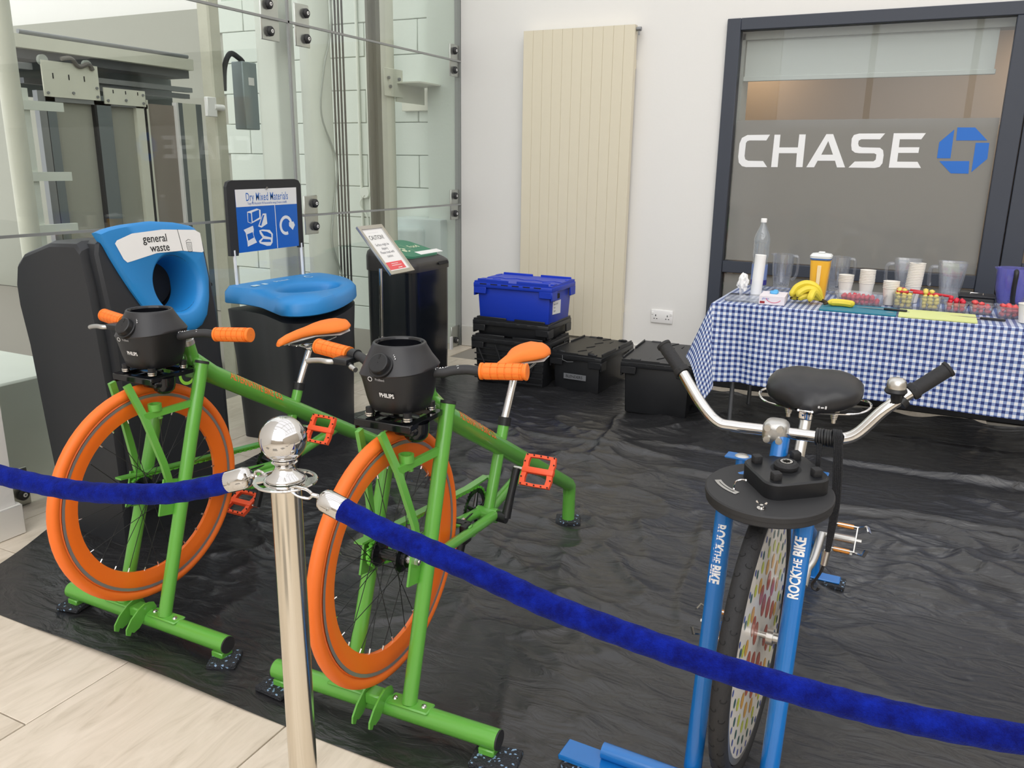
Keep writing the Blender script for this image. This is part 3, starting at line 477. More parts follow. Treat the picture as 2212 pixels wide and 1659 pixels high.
# ------------------------------------------------------------------ radiator and socket
p = thing('radiator', 'tall cream panel radiator on the white wall', 'radiator')
for i in range(11):
    x0 = -2.752+i*.0758; M().rbox(x0, x0+.0752, WY-.085, WY-.03, .20, 2.375, .0022, 1, vert=True).build('panel', K['rad'], p)
M().box(-2.745, -1.925, WY-.055, WY-.001, .4, .46).box(-2.745, -1.925, WY-.055, WY-.001, 2.1, 2.16).box(-2.752, -1.92, WY-.078, WY-.035, .203, 2.37).build('back_rail', K['rad'], p, smooth=False)
M().cyl((-1.918, WY-.05, 2.35), (-1.885, WY-.05, 2.35), .014, n=10).cyl((-1.9, WY-.05, 2.35), (-1.9, WY-.05, 2.31), .006, n=8).build('valve', K['grey'], p)
p = thing('power_socket', 'white double power socket low on the wall right of the radiator', 'socket')
M().rbox(-1.718, -1.553, WY-.012, WY-.0005, .345, .443, .006, 2).build('plate', mat('socket_white', (238, 236, 234), .3), p)
for x in (-1.68, -1.592):
    q = M(); q.box(x-.003, x+.003, WY-.0135, WY-.012, .395, .407).box(x-.014, x-.006, WY-.0135, WY-.012, .376, .381).box(x+.006, x+.014, WY-.0135, WY-.012, .376, .381); q.build('pin_holes', K['dark'], p, smooth=False)
for x in (-1.704, -1.567): M().rbox(x-.006, x+.006, WY-.017, WY-.012, .405, .425, .002, 1).build('switch', MATS['socket_white'], p)

# ------------------------------------------------------------------ bins
def bin_general():
    p = thing('recycling_bin', 'large black recycling bin with blue general waste front and round opening', 'bin')
    side = [(-2.92, 0), (-2.98, .2), (-3.0, .394), (-3.034, .764), (-3.062, .92), (-3.064, 1.0), (-3.045, 1.07), (-3.0, 1.11), (-2.84, 1.16), (-2.70, 1.165), (-2.675, 1.14), (-2.65, 1.0), (-2.635, .875), (-2.606, .53), (-2.60, .2), (-2.607, 0)]
    y0, y1 = 1.955, 2.52; ys = [(y0+.03, .97), (y0+.012, .985), (y0, 1), (y1, 1), (y1-.0+.012, .985), (y1+.03, .95)]
    cx_, cz_ = -2.84, .55; rings = []
    for y, k in ((y0+.0, .965), (y0+.008, .985), (y0+.03, 1), (y1-.03, 1), (y1-.008, .985), (y1, .965)):
        rings.append([(cx_+(x-cx_)*k, y, max(0, cz_+(z-cz_)*k) if z > 0 else 0) for x, z in side])
    body = M().loft(rings).build('body', K['binblack'], p, ang=30)
    # raised front door panel behind the blue surround
    a = 0.17; nrm = Vector((1, 0, a)).normalized()
    def P(y, z, off=0): return Vector((-2.63-(z-1.0)*a, y, z))+nrm*off
    def D(y, z, off=0):
        x = -2.63-(z-1.0)*a if z > .86 else -2.6062-(z-.86)*.02
        return (x+off, y, z)
    rows = [(.12, 0), (.3, 0), (.6, 0), (.84, 0), (.88, 0), (1.0, 0), (1.12, 0), (1.155, .012), (1.165, .03)]
    door = M().loft([[D(1.985+k, z, -.04), D(1.988+k, z, .004), D(2.0+k, z, .012), D(2.48-k, z, .012), D(2.492-k, z, .004), D(2.495-k, z, -.04)] for z, k in rows]).build('door', K['binblack'], p, ang=30)
    pan = PX['p_panel']; cx2, cz2 = 2.305, .978
    # re-sample outline and hole by angle for a clean ring
    def ray(poly, ang):
        d = Vector((math.cos(ang), math.sin(ang))); best = 0
        for i in range(len(poly)):
            A = Vector(poly[i])-Vector((cx2, cz2)); B = Vector(poly[(i+1) % len(poly)])-Vector((cx2, cz2)); e = B-A; den = d.x*e.y-d.y*e.x
            if abs(den) < 1e-9: continue
            t = (A.x*e.y-A.y*e.x)/den; s_ = (A.x*d.y-A.y*d.x)/den
            if t > 0 and -1e-6 <= s_ <= 1+1e-6: best = max(best, t)
        return best
    n = 72; out = []; mid = []; lip = []
    R = .118
    for i in range(n):
        g = 2*PI*i/n; r = ray(pan, g); c_, s_ = math.cos(g), math.sin(g)
        out.append((cx2+c_*r, cz2+s_*r)); mid.append((cx2+c_*(r-.014), cz2+s_*(r-.014))); lip.append((c_, s_))
    def L(r, off): return [P(cx2+c_*r, cz2+s_*r, off) for c_, s_ in lip]
    rings = [[P(*q_, .0) for q_ in out], [P(*q_, .022) for q_ in out], [P(*q_, .034) for q_ in mid], L(R+.008, .034), L(R, .03), L(R-.012, .004), L(R-.02, -.05), L(R-.028, -.12)]
    M().loft(rings, cap=(False, False)).build('aperture_surround', K['binblue'], p, ang=45)
    M().lathe([(.001, -.118), (R-.02, -.118)], 32, 0, mx3(P(cx2, cz2), (0, 1, 0), (0, 0, 1))).build('shade_disc', K['dark'], p)  # dark disc stands in for the shade inside the round opening
    cutter = link('cutter', M().cyl(P(cx2, cz2, .08), P(cx2, cz2, -.20), R-.001, R-.028, n=40).mesh('cutter', K['dark'], False))
    for ob in (body, door):
        md = ob.modifiers.new('cut', 'BOOLEAN'); md.operation = 'DIFFERENCE'; md.object = cutter; md.solver = 'EXACT'
        bpy.context.view_layer.update(); dg = bpy.context.evaluated_depsgraph_get(); me = bpy.data.meshes.new_from_object(ob.evaluated_get(dg)); ob.modifiers.clear(); ob.data = me
    bpy.data.objects.remove(cutter)
    def onpanel(polys, name, m, off): 
        q = M()
        for po in polys: q.add([P(y, z, off) for y, z in po], [tuple(range(len(po)))])
        return q.build(name, m, p, smooth=False)
    lb = onpanel([PX['p_label']], 'label_panel', K['paper'], .0352)
    onpanel([PX['p_dv']], 'divider', K['bink'], .0356)
    X = mx3(P(2.236, 1.1535, .0358), (0, 1, -.02), (-a, 0, 1)); text('lettering', 'general', .042, K['bink'], p, X, .0004, .92)
    X = mx3(P(2.25, 1.118, .0358), (0, 1, -.02), (-a, 0, 1)); text('lettering', 'waste', .042, K['bink'], p, X, .0004, .92)
    icon = [stroke([(-.010, -.026), (-.013, .01)], .0016), stroke([(.010, -.026), (.013, .01)], .0016), stroke([(-.010, -.026), (.010, -.026)], .0016), stroke([(-.013, .01), (.013, .01)], .0016), stroke([(-.014, .014), (.0, .022), (.012, .018)], .0016), stroke([(0, -.024), (0, .006)], .0012), stroke([(-.005, -.024), (-.006, .006)], .0012), stroke([(.005, -.024), (.006, .006)], .0012)]
    flat(icon).build('bin_symbol', K['bink'], p, mx3(P(2.392, 1.118, .0358), (0, 1, -.02), (-a, 0, 1)), smooth=False)
    # recycling point mark on the lower front
    X = mx3((-2.5875, 2.30, .615), (0, 1, 0), (-.02, 0, 1))
    arc = [(.036*math.cos(t), .036*math.sin(t)) for t in np.linspace(2.6, 5.9, 16)]
    flat([stroke(arc, .013), [(.022, .022), (.052, .014), (.036, -.014)]]).build('arrow_mark', K['green2'], p, X, smooth=False)
    text('lettering', 'recycling point', .026, K['green2'], p, mx3((-2.5875, 2.295, .555), (0, 1, 0), (-.02, 0, 1)), .0003, 1)
    M().lathe([(.001, .004), (.008, .004), (.008, 0)], 10, 0, axis((-2.64, 2.508, .95), (1, 0, .17))).build('rivet', K['dark'], p)
bin_general()
def bin_dry():
    p = thing('recycling_bin', 'black bin with blue lid and dry mixed materials sign above it', 'bin')
    # lid outline seen from above: back edge at the glass, rounded front
    ctl = [(-3.225, 3.15), (-3.225, 3.30), (-3.22, 3.70), (-3.20, 3.865), (-3.05, 3.855), (-2.90, 3.79), (-2.77, 3.67), (-2.66, 3.47), (-2.585, 3.27), (-2.565, 3.12), (-2.60, 3.02), (-2.68, 2.985), (-2.80, 3.04), (-2.95, 3.115), (-3.10, 3.145)]
    def outl(k=1, grow=0):
        c_ = (-2.90, 3.42); o = [tuple(v)[:2] for v in smoothpath([(x, y, 0) for x, y in ctl], 5, True)]
        return [(c_[0]+(x-c_[0])*k, c_[1]+(y-c_[1])*k) for x, y in o]
    rings = []
    for z, k in ((0, .86), (.1, .87), (.45, .91), (.62, .95), (.70, .965)): rings.append([(x, y, z) for x, y in outl(k)])
    M().loft(rings).build('body', K['binblack'], p, ang=30)
    O = outl(1); I = []
    cx_, cy2 = -2.875, 3.41
    n = 64; out = []; inn = []
    def ray(poly, ang):
        d = Vector((math.cos(ang), math.sin(ang))); best = 0
        for i in range(len(poly)):
            A = Vector(poly[i])-Vector((cx_, cy2)); B = Vector(poly[(i+1) % len(poly)])-Vector((cx_, cy2)); e = B-A; den = d.x*e.y-d.y*e.x
            if abs(den) < 1e-9: continue
            t = (A.x*e.y-A.y*e.x)/den; s_ = (A.x*d.y-A.y*d.x)/den
            if t > 0 and -1e-6 <= s_ <= 1+1e-6: best = max(best, t)
        return best
    L = []
    for i in range(n):
        g = 2*PI*i/n; r = ray(O, g); c_, s_ = math.cos(g), math.sin(g); rx = 1/math.sqrt((c_/.115)**2+(s_/.20)**2)
        L.append((c_, s_, r, rx))
    def ring(f, z): return [(cx_+c_*f(r, rx), cy2+s_*f(r, rx), z(c_)) for c_, s_, r, rx in L]
    top = lambda c_: .812+.010*max(0, -c_)
    rings = [ring(lambda r, x: r-.004, lambda c_: .735), ring(lambda r, x: r+.004, lambda c_: .74), ring(lambda r, x: r+.002, lambda c_: .79), ring(lambda r, x: r-.022, top), ring(lambda r, x: min(r-.03, x+.03), top), ring(lambda r, x: x+.010, lambda c_: .806), ring(lambda r, x: x, lambda c_: .785), ring(lambda r, x: x-.004, lambda c_: .715)]
    M().loft(rings, cap=(False, False)).build('lid', K['binblue'], p, ang=50)
    M().lathe([(.001, 0), (.21, 0)], 32, 0, T(cx_, cy2, .712) @ Matrix.Diagonal((.6, 1, 1, 1))).build('shade_disc', K['dark'], p)  # dark oval puts the shade of the bin's inside below the lid hole
    for i, k in enumerate((3.223, 3.744)):
        M().cyl((-3.2, k, .815), (-3.2, k-.005, 1.0), .008, n=12).build('sign_post', K['ink'], p)
    bd = PX['b_board']; o_ = [(3.190, .972), (3.1925, 1.32), (3.205, 1.345), (3.23, 1.353), (3.71, 1.3555), (3.74, 1.348), (3.757, 1.325), (3.757, .975), (3.722, .975), (3.72, .99), (3.248, .985), (3.244, .97)]
    b = M().add([(-3.215, y, z) for y, z in o_]+[(-3.195, y, z) for y, z in o_], [tuple(range(12))[::-1], tuple(range(12, 24))]+[(i, (i+1) % 12, 12+(i+1) % 12, 12+i) for i in range(12)]).build('sign_board', K['blackm'], p, ang=20)
    def on(keys, name, m, x):
        q = M()
        for k in keys: q.add([(x, y, z) for y, z in PX[k]], [tuple(range(len(PX[k])))])
        return q.build(name, m, p, smooth=False)
    on(['b_poster'], 'poster', mat('poster_blue_print', (24, 104, 200), .3), -3.1945); on(['b_head'], 'poster_header', K['paper'], -3.1940); on(['b_div'], 'divider', K['ink'], -3.1940)
    on(['b_i1', 'b_i2', 'b_i3', 'b_i4'], 'packaging_symbols', K['ink'], -3.1938); on(['b_i1b', 'b_i1c', 'b_i2b', 'b_i3b', 'b_i4b', 'b_i4c'], 'symbol_windows', MATS['poster_blue_print'], -3.1935)
    q = M(); q.add([(-3.1937, y, z) for y, z in stroke(PX['b_ring'], .017)], [tuple(range(40))]); q.add([(-3.1936, y, z) for y, z in PX['b_arr']], [tuple(range(5))]); q.build('recycle_arrow', K['ink'], p, smooth=False)
    text('lettering', 'Dry Mixed Materials', .060, K['labelblue'], p, mx3((-3.1935, 3.483, 1.2655), (0, 1, 0), (0, 0, 1)), .0002, .60, 1.08)
    text('lettering', 'Target 90% Recycled & 10% Recovered for energy (0 waste to landfill)', .017, K['labelblue'], p, mx3((-3.1935, 3.483, 1.2335), (0, 1, 0), (0, 0, 1)), 0, .62)
    M().cyl((-3.194, 3.475, 1.312), (-3.185, 3.475, 1.312), .007, n=10).build('hook', K['chrome'], p)
    text('lettering', 'Dry mixed', .032, mat('lid_print', (190, 220, 235), .5), p, mx3((-3.10, 3.45, .8235), (0, 1, 0), (-1, 0, .07)), .0006, .8)
    text('lettering', 'materials', .028, MATS['lid_print'], p, mx3((-3.065, 3.45, .8205), (0, 1, 0), (-1, 0, .07)), .0006, .8)
    flat([stroke([(.022*math.cos(t), .022*math.sin(t)) for t in np.linspace(.4, 5.6, 18)], .007)]).build('arrow_mark', MATS['lid_print'], p, mx3((-3.09, 3.66, .8225), (0, 1, 0), (-1, 0, .07)), smooth=False)
    flat([rrect(.05, .03, .006, 2, -.04), rrect(.03, .03, .006, 2, .03)]).build('arrow_mark', MATS['lid_print'], p, mx3((-3.09, 3.28, .8225), (0, 1, 0), (-1, 0, .07)), smooth=False)
bin_dry()
def bin_food():
    p = thing('food_bin', 'glossy black food waste bin with green label on domed lid by glass wall', 'bin')
    x0, x1, y0, y1 = -3.29, -2.90, 4.45, 4.93; cx_, cy2 = (x0+x1)/2, (y0+y1)/2
    def ring(z, g=0, dz=0): return [(x, y, z+dz*(x1-x)/(x1-x0)) for x, y in rrect(x1-x0+g, y1-y0+g, .07, 5, cx_, cy2)]
    M().loft([ring(.035, -.02), ring(.06, -.008), ring(.4, 0), ring(.775, 0)]).build('body', K['gbin'], p, ang=40)
    lid = [ring(.765, .012), ring(.80, .012, .06), ring(.815, .0, .075), ring(.822, -.03, .09), ring(.834, -.12, .10), ring(.842, -.26, .10)]
    M().loft(lid).build('lid', mat('lid_black', (48, 46, 47), .35), p, ang=50)
    sl = (.10/.39); Z = lambda x: .836+.095*(x1-x)/(x1-x0)
    q = M(); lab = rrect(.30, .40, .07, 5, cx_-.015, cy2); q.add([(x, y, Z(x)+.010) for x, y in lab]+[(x, y, Z(x)-.02) for x, y in lab], [tuple(range(len(lab)))]+[(i, (i+1) % len(lab), len(lab)+(i+1) % len(lab), len(lab)+i) for i in range(len(lab))]); q.build('label_panel', K['bgreen'], p, smooth=False)
    def on(x, y): return mx3((x, y, Z(x)+.0112), (0, 1, 0), (-1, 0, sl))
    text('lettering', 'Food', .062, mat('cream_print', (226, 232, 200), .5), p, on(-3.12, 4.79), .001, .9)
    M().box(-.14, .14, -.028, .028, 0, .0006).build('notice', K['paper'], p, on(-3.0, 4.80), smooth=False)
    flat([stroke([(0, -.06), (0, .08)], .002)]).build('divider', MATS['cream_print'], p, on(-3.10, 4.70), smooth=False)
    flat([circ(.02, 10, -.02, -.01), circ(.014, 8, .012, .02), stroke([(-.03, .02), (-.005, .04), (.01, .03)], .008), stroke([(.0, -.03), (.03, -.02)], .012)]).build('food_symbol', MATS['cream_print'], p, on(-3.08, 4.63), smooth=False)
    M().rbox(-.06, .06, -.012, .012, 0, .004, .002, 1).build('handle_recess', K['dark'], p, mx3((-2.888, 4.80, .805), (0, 1, 0), (-.5, 0, 1)))
    M().box(-2.9, -2.888, 4.90, 4.925, .18, .27).build('tag', K['paper'], p, smooth=False)
    for x, y in ((-2.93, 4.86), (-2.93, 4.52), (-3.25, 4.86), (-3.25, 4.52)): M().lathe([(.001, .012), (.022, .012), (.026, .006), (.026, -.006), (.022, -.012), (.001, -.012)], 16, 0, axis((x, y, .028), (1, 0, 0))).build('castor', K['rub'], p)
bin_food()
# caution sign on a stand
p = thing('caution_stand', 'chrome stand holding a tilted paper caution notice in front of the food bin', 'sign')
q = M().lathe([(.001, .03), (.03, .026), (.07, .012), (.10, .006), (.10, .0)], 28, 0, T(-2.80, 3.94, .004)); q.build('base', K['steel'], p)
M().cyl((-2.80, 3.93, .03), (-2.79, 3.93, .45), .014, n=14).build('lower_pole', K['chrome'], p); M().cyl((-2.79, 3.93, .45), (-2.785, 3.93, .86), .010, n=14).cyl((-2.79, 3.93, .445), (-2.79, 3.93, .46), .018, n=14).build('upper_pole', K['chrome'], p)
ya, ti = .031, .858; e = Vector((-math.sin(ya), math.cos(ya), 0)); d_ = Vector((math.cos(ya)*math.cos(ti), math.sin(ya)*math.cos(ti), -math.sin(ti))); X = mx3((-2.747, 3.93, .971), e, -d_)
sg = M().frameplate(rrect(.25, .337, .002, 2), rrect(.205, .292, .002, 2), .010).build('sign_frame', K['steel'], p, X @ T(0, 0, -.002)); M().box(-.124, .124, -.168, .168, -.006, -.002).build('backing', K['grey'], p, X, smooth=False)
M().box(-.105, .105, -.148, .148, -.002, .001).build('notice', K['paper'], p, X, smooth=False)
text('lettering', 'CAUTION!', .042, K['bink'], p, X @ T(-.005, .085, .0016), 0, .72)
for i, s_ in enumerate(('Surface might be', 'slippery.', 'Please tread with', 'caution.')): text('lettering', s_, .025, mat('grey_ink', (110, 110, 116), .7), p, X @ T(0, .035-i*.027, .0016), 0, .8)
text('lettering', '____________________', .012, MATS['grey_ink'], p, X @ T(-.01, .125, .0016), 0, .9)
M().box(-.09, .075, -.137, -.085, .001, .0014).build('red_panel', mat('sign_red', (232, 92, 96), .5), p, X, smooth=False)
for i, s_ in enumerate(('- - - - -', 'xxxxxxxxx xxx')): pass
flat([rrect(.07, .003, .001, 1, -.01, -.098), rrect(.10, .003, .001, 1, 0, -.110), rrect(.04, .004, .001, 1, .02, -.128)]).build('red_panel_lines', K['paper'], p, X @ T(0, 0, .0018), smooth=False)

# ------------------------------------------------------------------ crates
def crate(label, x, y, z, wd, dp, h, m, yaw=0, style='lid', along='x'):
    """attached-lid container: front left bottom corner at x,y; wd along x, dp along y"""
    p = thing('storage_crate', label, 'crate', T(x+wd/2, y, z) @ Rz(yaw)); hw = wd/2
    q = M(); q.rbox(-hw+.02, hw-.02, .02, dp-.02, 0, h-.035, .012, 2, taper=.95); q.build('body', m, p)
    q = M(); q.rbox(-hw, hw, 0, dp, h-.045, h-.012, .006, 2)
    for sx_ in (-1, 1):
        for yy in (0, dp-.09): q.rbox(sx_*hw-.012 if sx_ > 0 else -hw-.0, sx_*hw if sx_ > 0 else -hw+.012, yy+.004, yy+.09, h-.10, h-.04, .003, 1)
    for xx in (-hw+.004, hw-.094): q.rbox(xx, xx+.09, 0, .012, h-.085, h-.04, .003, 1)
    q.build('rim', m, p)
    if style == 'open': return p
    long_x = along == 'x'; L = wd if long_x else dp; D = dp if long_x else wd
    def zig(side):
        pts = []; n = 8
        for i in range(n+1):
            a = -L/2+.01+(L-.02)*i/n; pts.append((a, (.018 if i % 2 else -.018)))
        return pts
    for s_ in (-1, 1):
        z_ = zig(s_); poly = z_+[(L/2-.006, s_*(D/2-.005)), (-L/2+.006, s_*(D/2-.005))]
        if s_ > 0: poly = poly[::1]
        tilt = .012 if s_ > 0 else 0
        X = T(0, dp/2, h-.012) @ (Matrix.Identity(4) if long_x else Rz(PI/2))
        q = M(); q.prism(poly, .010+tilt*.3, 0, X); 
        for a0, a1 in ((-L/2+.03, -.03), (.03, L/2-.03)):
            q.rbox(a0, a1, s_*(D/2)-.014 if s_ > 0 else -D/2+.004, s_*(D/2)-.004 if s_ > 0 else -D/2+.014, .008, .026, .003, 1, 0, X)
        for a0 in (-L*.32, L*.32): q.rbox(a0-.03, a0+.03, s_*.06-.004, s_*.06+.004, .008, .014, .002, 1, 0, X)
        for a0 in (-L/2+.02, L/2-.03): q.rbox(a0-.006, a0+.02, s_*(D*.30)-.03, s_*(D*.30)+.03, .008, .018, .003, 1, 0, X)
        q.build('lid_flap', m, p)
    q = M()
    for k in range(6):
        a = -hw+.05+k*(wd-.1)/6; q.box(a, a+.05, -.0015, .001, h-.022, h-.016)
    q.build('edge_slots', K['dark'], p, smooth=False)
    return p
a = crate('black vented storage crate with diagonal ribs at the bottom of the stack', -2.672, 4.8, .004, .56, .40, .325, K['cratek'])
q = M()
for k in range(6): q.box(-.255, .255, .004, .016, .03+k*.042, .038+k*.042)
for x0, x1 in ((-.24, -.13), (.24, .13), (-.10, .0), (.10, .0)): q.tube([(x0, .006, .27), (x1, .006, .03)], .006, 6)
q.build('ribs', K['cratek'], a)
crate('shallow black lidded crate between the blue crate and the vented one', -2.662, 4.805, .331, .56, .40, .118, K['cratek'], .01)
c = crate('bright blue lidded storage crate on top of the black stack', -2.655, 4.80, .440, .575, .40, .262, K['crateb'])
X = mx3((.262, .15, .115), (0, 1, 0), (0, 0, 1)); lab = M().box(-.075, .055, -.052, .052, 0, .001).build('paper_label', K['paper'], c, X @ Rz(-.05), smooth=False)
for i, s_ in enumerate(('Kit', 'Bike & cloth', 'Fruit', 'Spare')): text('lettering', s_, .018, K['bink'], c, X @ T(-.062, .038-i*.022, .0014), 0, .8, align='LEFT')
M().rbox(.268, .276, .06, .16, .165, .20, .004, 1).build('handle_recess', K['dark'], c)
c = crate('black lidded crate with a grey tape label reading BLENDERS', -2.118, 4.86, .004, .372, .58, .262, K['cratek'], -.045, along='y')
M().box(-.085, .075, .017, .0185, .085, .122).build('tape_label', mat('grey_tape', (112, 114, 118), .5), c, smooth=False)
text('lettering', 'BLENDERS', .026, K['bink'], c, mx3((-.01, .0165, .103), (1, 0, 0), (0, 0, 1)), .0003, 1.0)
M().tube([(-.09, -.002, .245), (-.085, -.006, .215), (-.05, -.008, .205), (-.01, -.006, .21)], .0018, 6).build('wire_loop', K['grey'], c)
for x, y in ((-.12, .03), (.10, .03), (-.06, .55), (.12, .55)): M().rbox(x-.02, x+.02, y-.012, y+.012, .26, .272, .004, 1).build('hinge_lug', K['dark'], c)
crate('deep black lidded crate half under the left end of the table cloth', -1.525, 4.585, .004, .43, .60, .335, K['cratek'], .07, along='y')

# ------------------------------------------------------------------ table and gingham cloth
ZT = .745
p = thing('folding_table', 'long folding table hidden under the blue gingham cloth', 'table')
M().rbox(-.965, .93, 4.455, 5.22, .705, .738, .01, 2).build('table_top', K['cup'], p)
for x in (-.855, .80):
    for y in (4.55, 5.13): M().cyl((x, y, .005), (x, y, .705), .013, n=12).build('leg', K['tgrey'], p)
    M().cyl((x, 4.55, .3), (x, 5.13, .3), .010, n=10).build('crossbar', K['tgrey'], p)
def cloth():
    x0, x1, yf, yb = -.975, .94, 4.445, 5.235; a, b, bk = .34, .435, .03
    S = list(np.linspace(-a, -.02, 14))+[-.008, 0, .008]+list(np.linspace(.02, x1-x0, 130)); Tt = list(np.linspace(-b, -.02, 26))+[-.008, 0, .008]+list(np.linspace(.03, yb-yf, 22))
    vs = []; uv = []
    for t in Tt:
        for s in S:
            X_, Y_, Z_ = x0+max(s, 0), yf+max(t, 0), ZT
            if s >= 0 and t < 0:
                d = -t; k = min(1, d/.1); wv = .010*math.sin(s*7+1)*d/.4+.012*math.sin(s*2.3)*d/.4
                near = math.exp(-s/.09)
                Y_ = yf-.006*k-.03*d+wv-.05*near*d+.03*math.exp(-((s-.16)/.06)**2)*d/.4; Z_ = ZT-d*.995
                Y_ += .004*math.exp(-((d-.13-.06*s)/.012)**2)-.005*math.exp(-((d-.26-.02*math.sin(s*4))/.01)**2)*(.5+.5*math.sin(s*3))
            elif s < 0 and t >= 0:
                d = -s; X_ = x0-.006-.36*d-.02*math.sin(t*9)*d/.4; Z_ = ZT-d*.93
            elif s < 0 and t < 0:
                d = math.hypot(s, t); ph = math.atan2(-t, -s)/(PI/2)
                fx = .36*max(0, 1-ph/.58)**.9 if ph < .58 else -.10*math.sin(PI*(ph-.58)/.42); fy = .10*math.sin(PI*min(1, ph/.8))+.03*ph
                X_ = x0-.006-d*fx; Y_ = yf-.006-d*fy; Z_ = ZT-d*math.sqrt(max(.2, 1-fx*fx-fy*fy)); Z_ = max(Z_, ZT-.615)
            vs.append((X_, Y_, Z_)); uv.append((s+2, t+2))
    nx = len(S); ny = len(Tt); fs = [(j*nx+i, j*nx+i+1, (j+1)*nx+i+1, (j+1)*nx+i) for j in range(ny-1) for i in range(nx-1)]
    me = bpy.data.meshes.new('tablecloth'); me.from_pydata(vs, [], fs); me.materials.append(K['ging']); L = me.uv_layers.new(name='cloth')
    for lp in me.loops: L.data[lp.index].uv = uv[lp.vertex_index]
    me.polygons.foreach_set('use_smooth', [True]*len(me.polygons)); me.update()
    link('tablecloth', me, None, None, 'blue and white gingham cloth draped over the long table', 'tablecloth')
cloth()
ZT = .7475

# ------------------------------------------------------------------ things on the table
p = thing('water_bottle', 'large clear ribbed water bottle with a white cap at the left end of the table', 'bottle', T(-.85, 5.06, ZT))
pr = [(.001, .002), (.04, .0), (.046, .01), (.046, .10)]+[(.046-.003*(i % 2), .10+i*.012) for i in range(6)]+[(.040, .18), (.046, .20)]+[(.047-.003*(i % 2), .21+i*.012) for i in range(7)]+[(.047, .30), (.040, .325), (.025, .36), (.015, .385), (.014, .40)]
M().lathe(pr, 20).build('bottle', K['pet'], p); M().lathe([(.017, .395), (.0175, .415), (.016, .418), (.001, .418)], 16).build('cap', K['paper'], p)
M().lathe([(.0465, .06), (.0465, .15)], 20).build('label', mat('bottle_label', (120, 140, 190), .5), p); M().lathe([(.0467, .03), (.0467, .06)], 20).build('label_band', mat('label_violet', (60, 58, 140), .5), p)
simple('paper_towel_roll', 'tall white kitchen paper roll standing in front of the water bottle', 'paper roll', M().lathe([(.008, .0), (.031, .0), (.031, .225), (.010, .225), (.010, .19), (.001, .19)], 24), K['paper'], X=T(-.825, 4.86, ZT) @ Ry(.04))
def crumple(name, label, cat, loc, r, m, seed, sc=(1, 1, 1)):
    b = bmesh.new(); bmesh.ops.create_icosphere(b, subdivisions=3, radius=r)
    for v in b.verts:
        k = 1+.55*mnoise.noise(v.co/r*2.2+Vector((seed, 0, 0)))+.3*mnoise.noise(v.co/r*5+Vector((seed, 3, 0))); v.co = Vector((v.co.x*k*sc[0], v.co.y*k*sc[1], v.co.z*k*sc[2]))
    mz = min(v.co.z for v in b.verts)
    me = bpy.data.meshes.new(name); b.to_mesh(me); b.free(); me.materials.append(m); return link(name, me, None, T(loc[0], loc[1], loc[2]-mz), label, cat)
crumple('tissue', 'crumpled white tissue beside the paper roll', 'tissue', (-.885, 4.76, ZT), .034, K['paper'], 3, (.8, .8, 1.5))
q = M(); q.rbox(-.10, .11, -.10, .10, 0, .022, .012, 2); simple('plastic_packet', 'flat clear plastic packet on the left corner of the table', 'packet', q, K['tub'], X=T(-.835, 4.60, ZT) @ Rz(.05))
p = thing('glove_box', 'white cardboard box of blue disposable gloves beside the bananas', 'box', T(-.685, 4.60, ZT) @ Rz(.06))
M().box(-.065, .065, -.10, .10, 0, .045).build('carton', mat('carton', (232, 224, 228), .6), p, smooth=False)
M().add([(-.06, -.1012, .006), (-.035, -.1012, .006), (-.035, -.1012, .018), (-.06, -.1012, .018)], [(0, 1, 2, 3)]).build('red_mark', mat('maroon', (150, 30, 40), .6), p, smooth=False)
q = M(); arc = [(.01+.04*math.cos(t), .040+.028*math.sin(t)) for t in np.linspace(PI+.2, 2*PI-.5, 10)]; q.add([(x, -.1013, z) for x, z in stroke(arc, .003)], [tuple(range(20))]); q.build('pink_arc', mat('pink_ink', (220, 90, 120), .6), p, smooth=False)
text('lettering', 'gloves', .016, mat('blue_ink', (110, 140, 210), .6), p, mx3((-.032, -.1012, .033), (1, 0, 0), (0, 0, 1)), 0, .9)
b = bmesh.new(); bmesh.ops.create_icosphere(b, subdivisions=2, radius=.024)
for v in b.verts: v.co *= 1+.4*mnoise.noise(v.co*80)
me = bpy.data.meshes.new('glove'); b.to_mesh(me); b.free(); me.materials.append(mat('glove_blue', (90, 170, 222), .6)); link('glove', me, p, T(.0, .02, .05) @ Matrix.Diagonal((1, 1.3, .7, 1)))
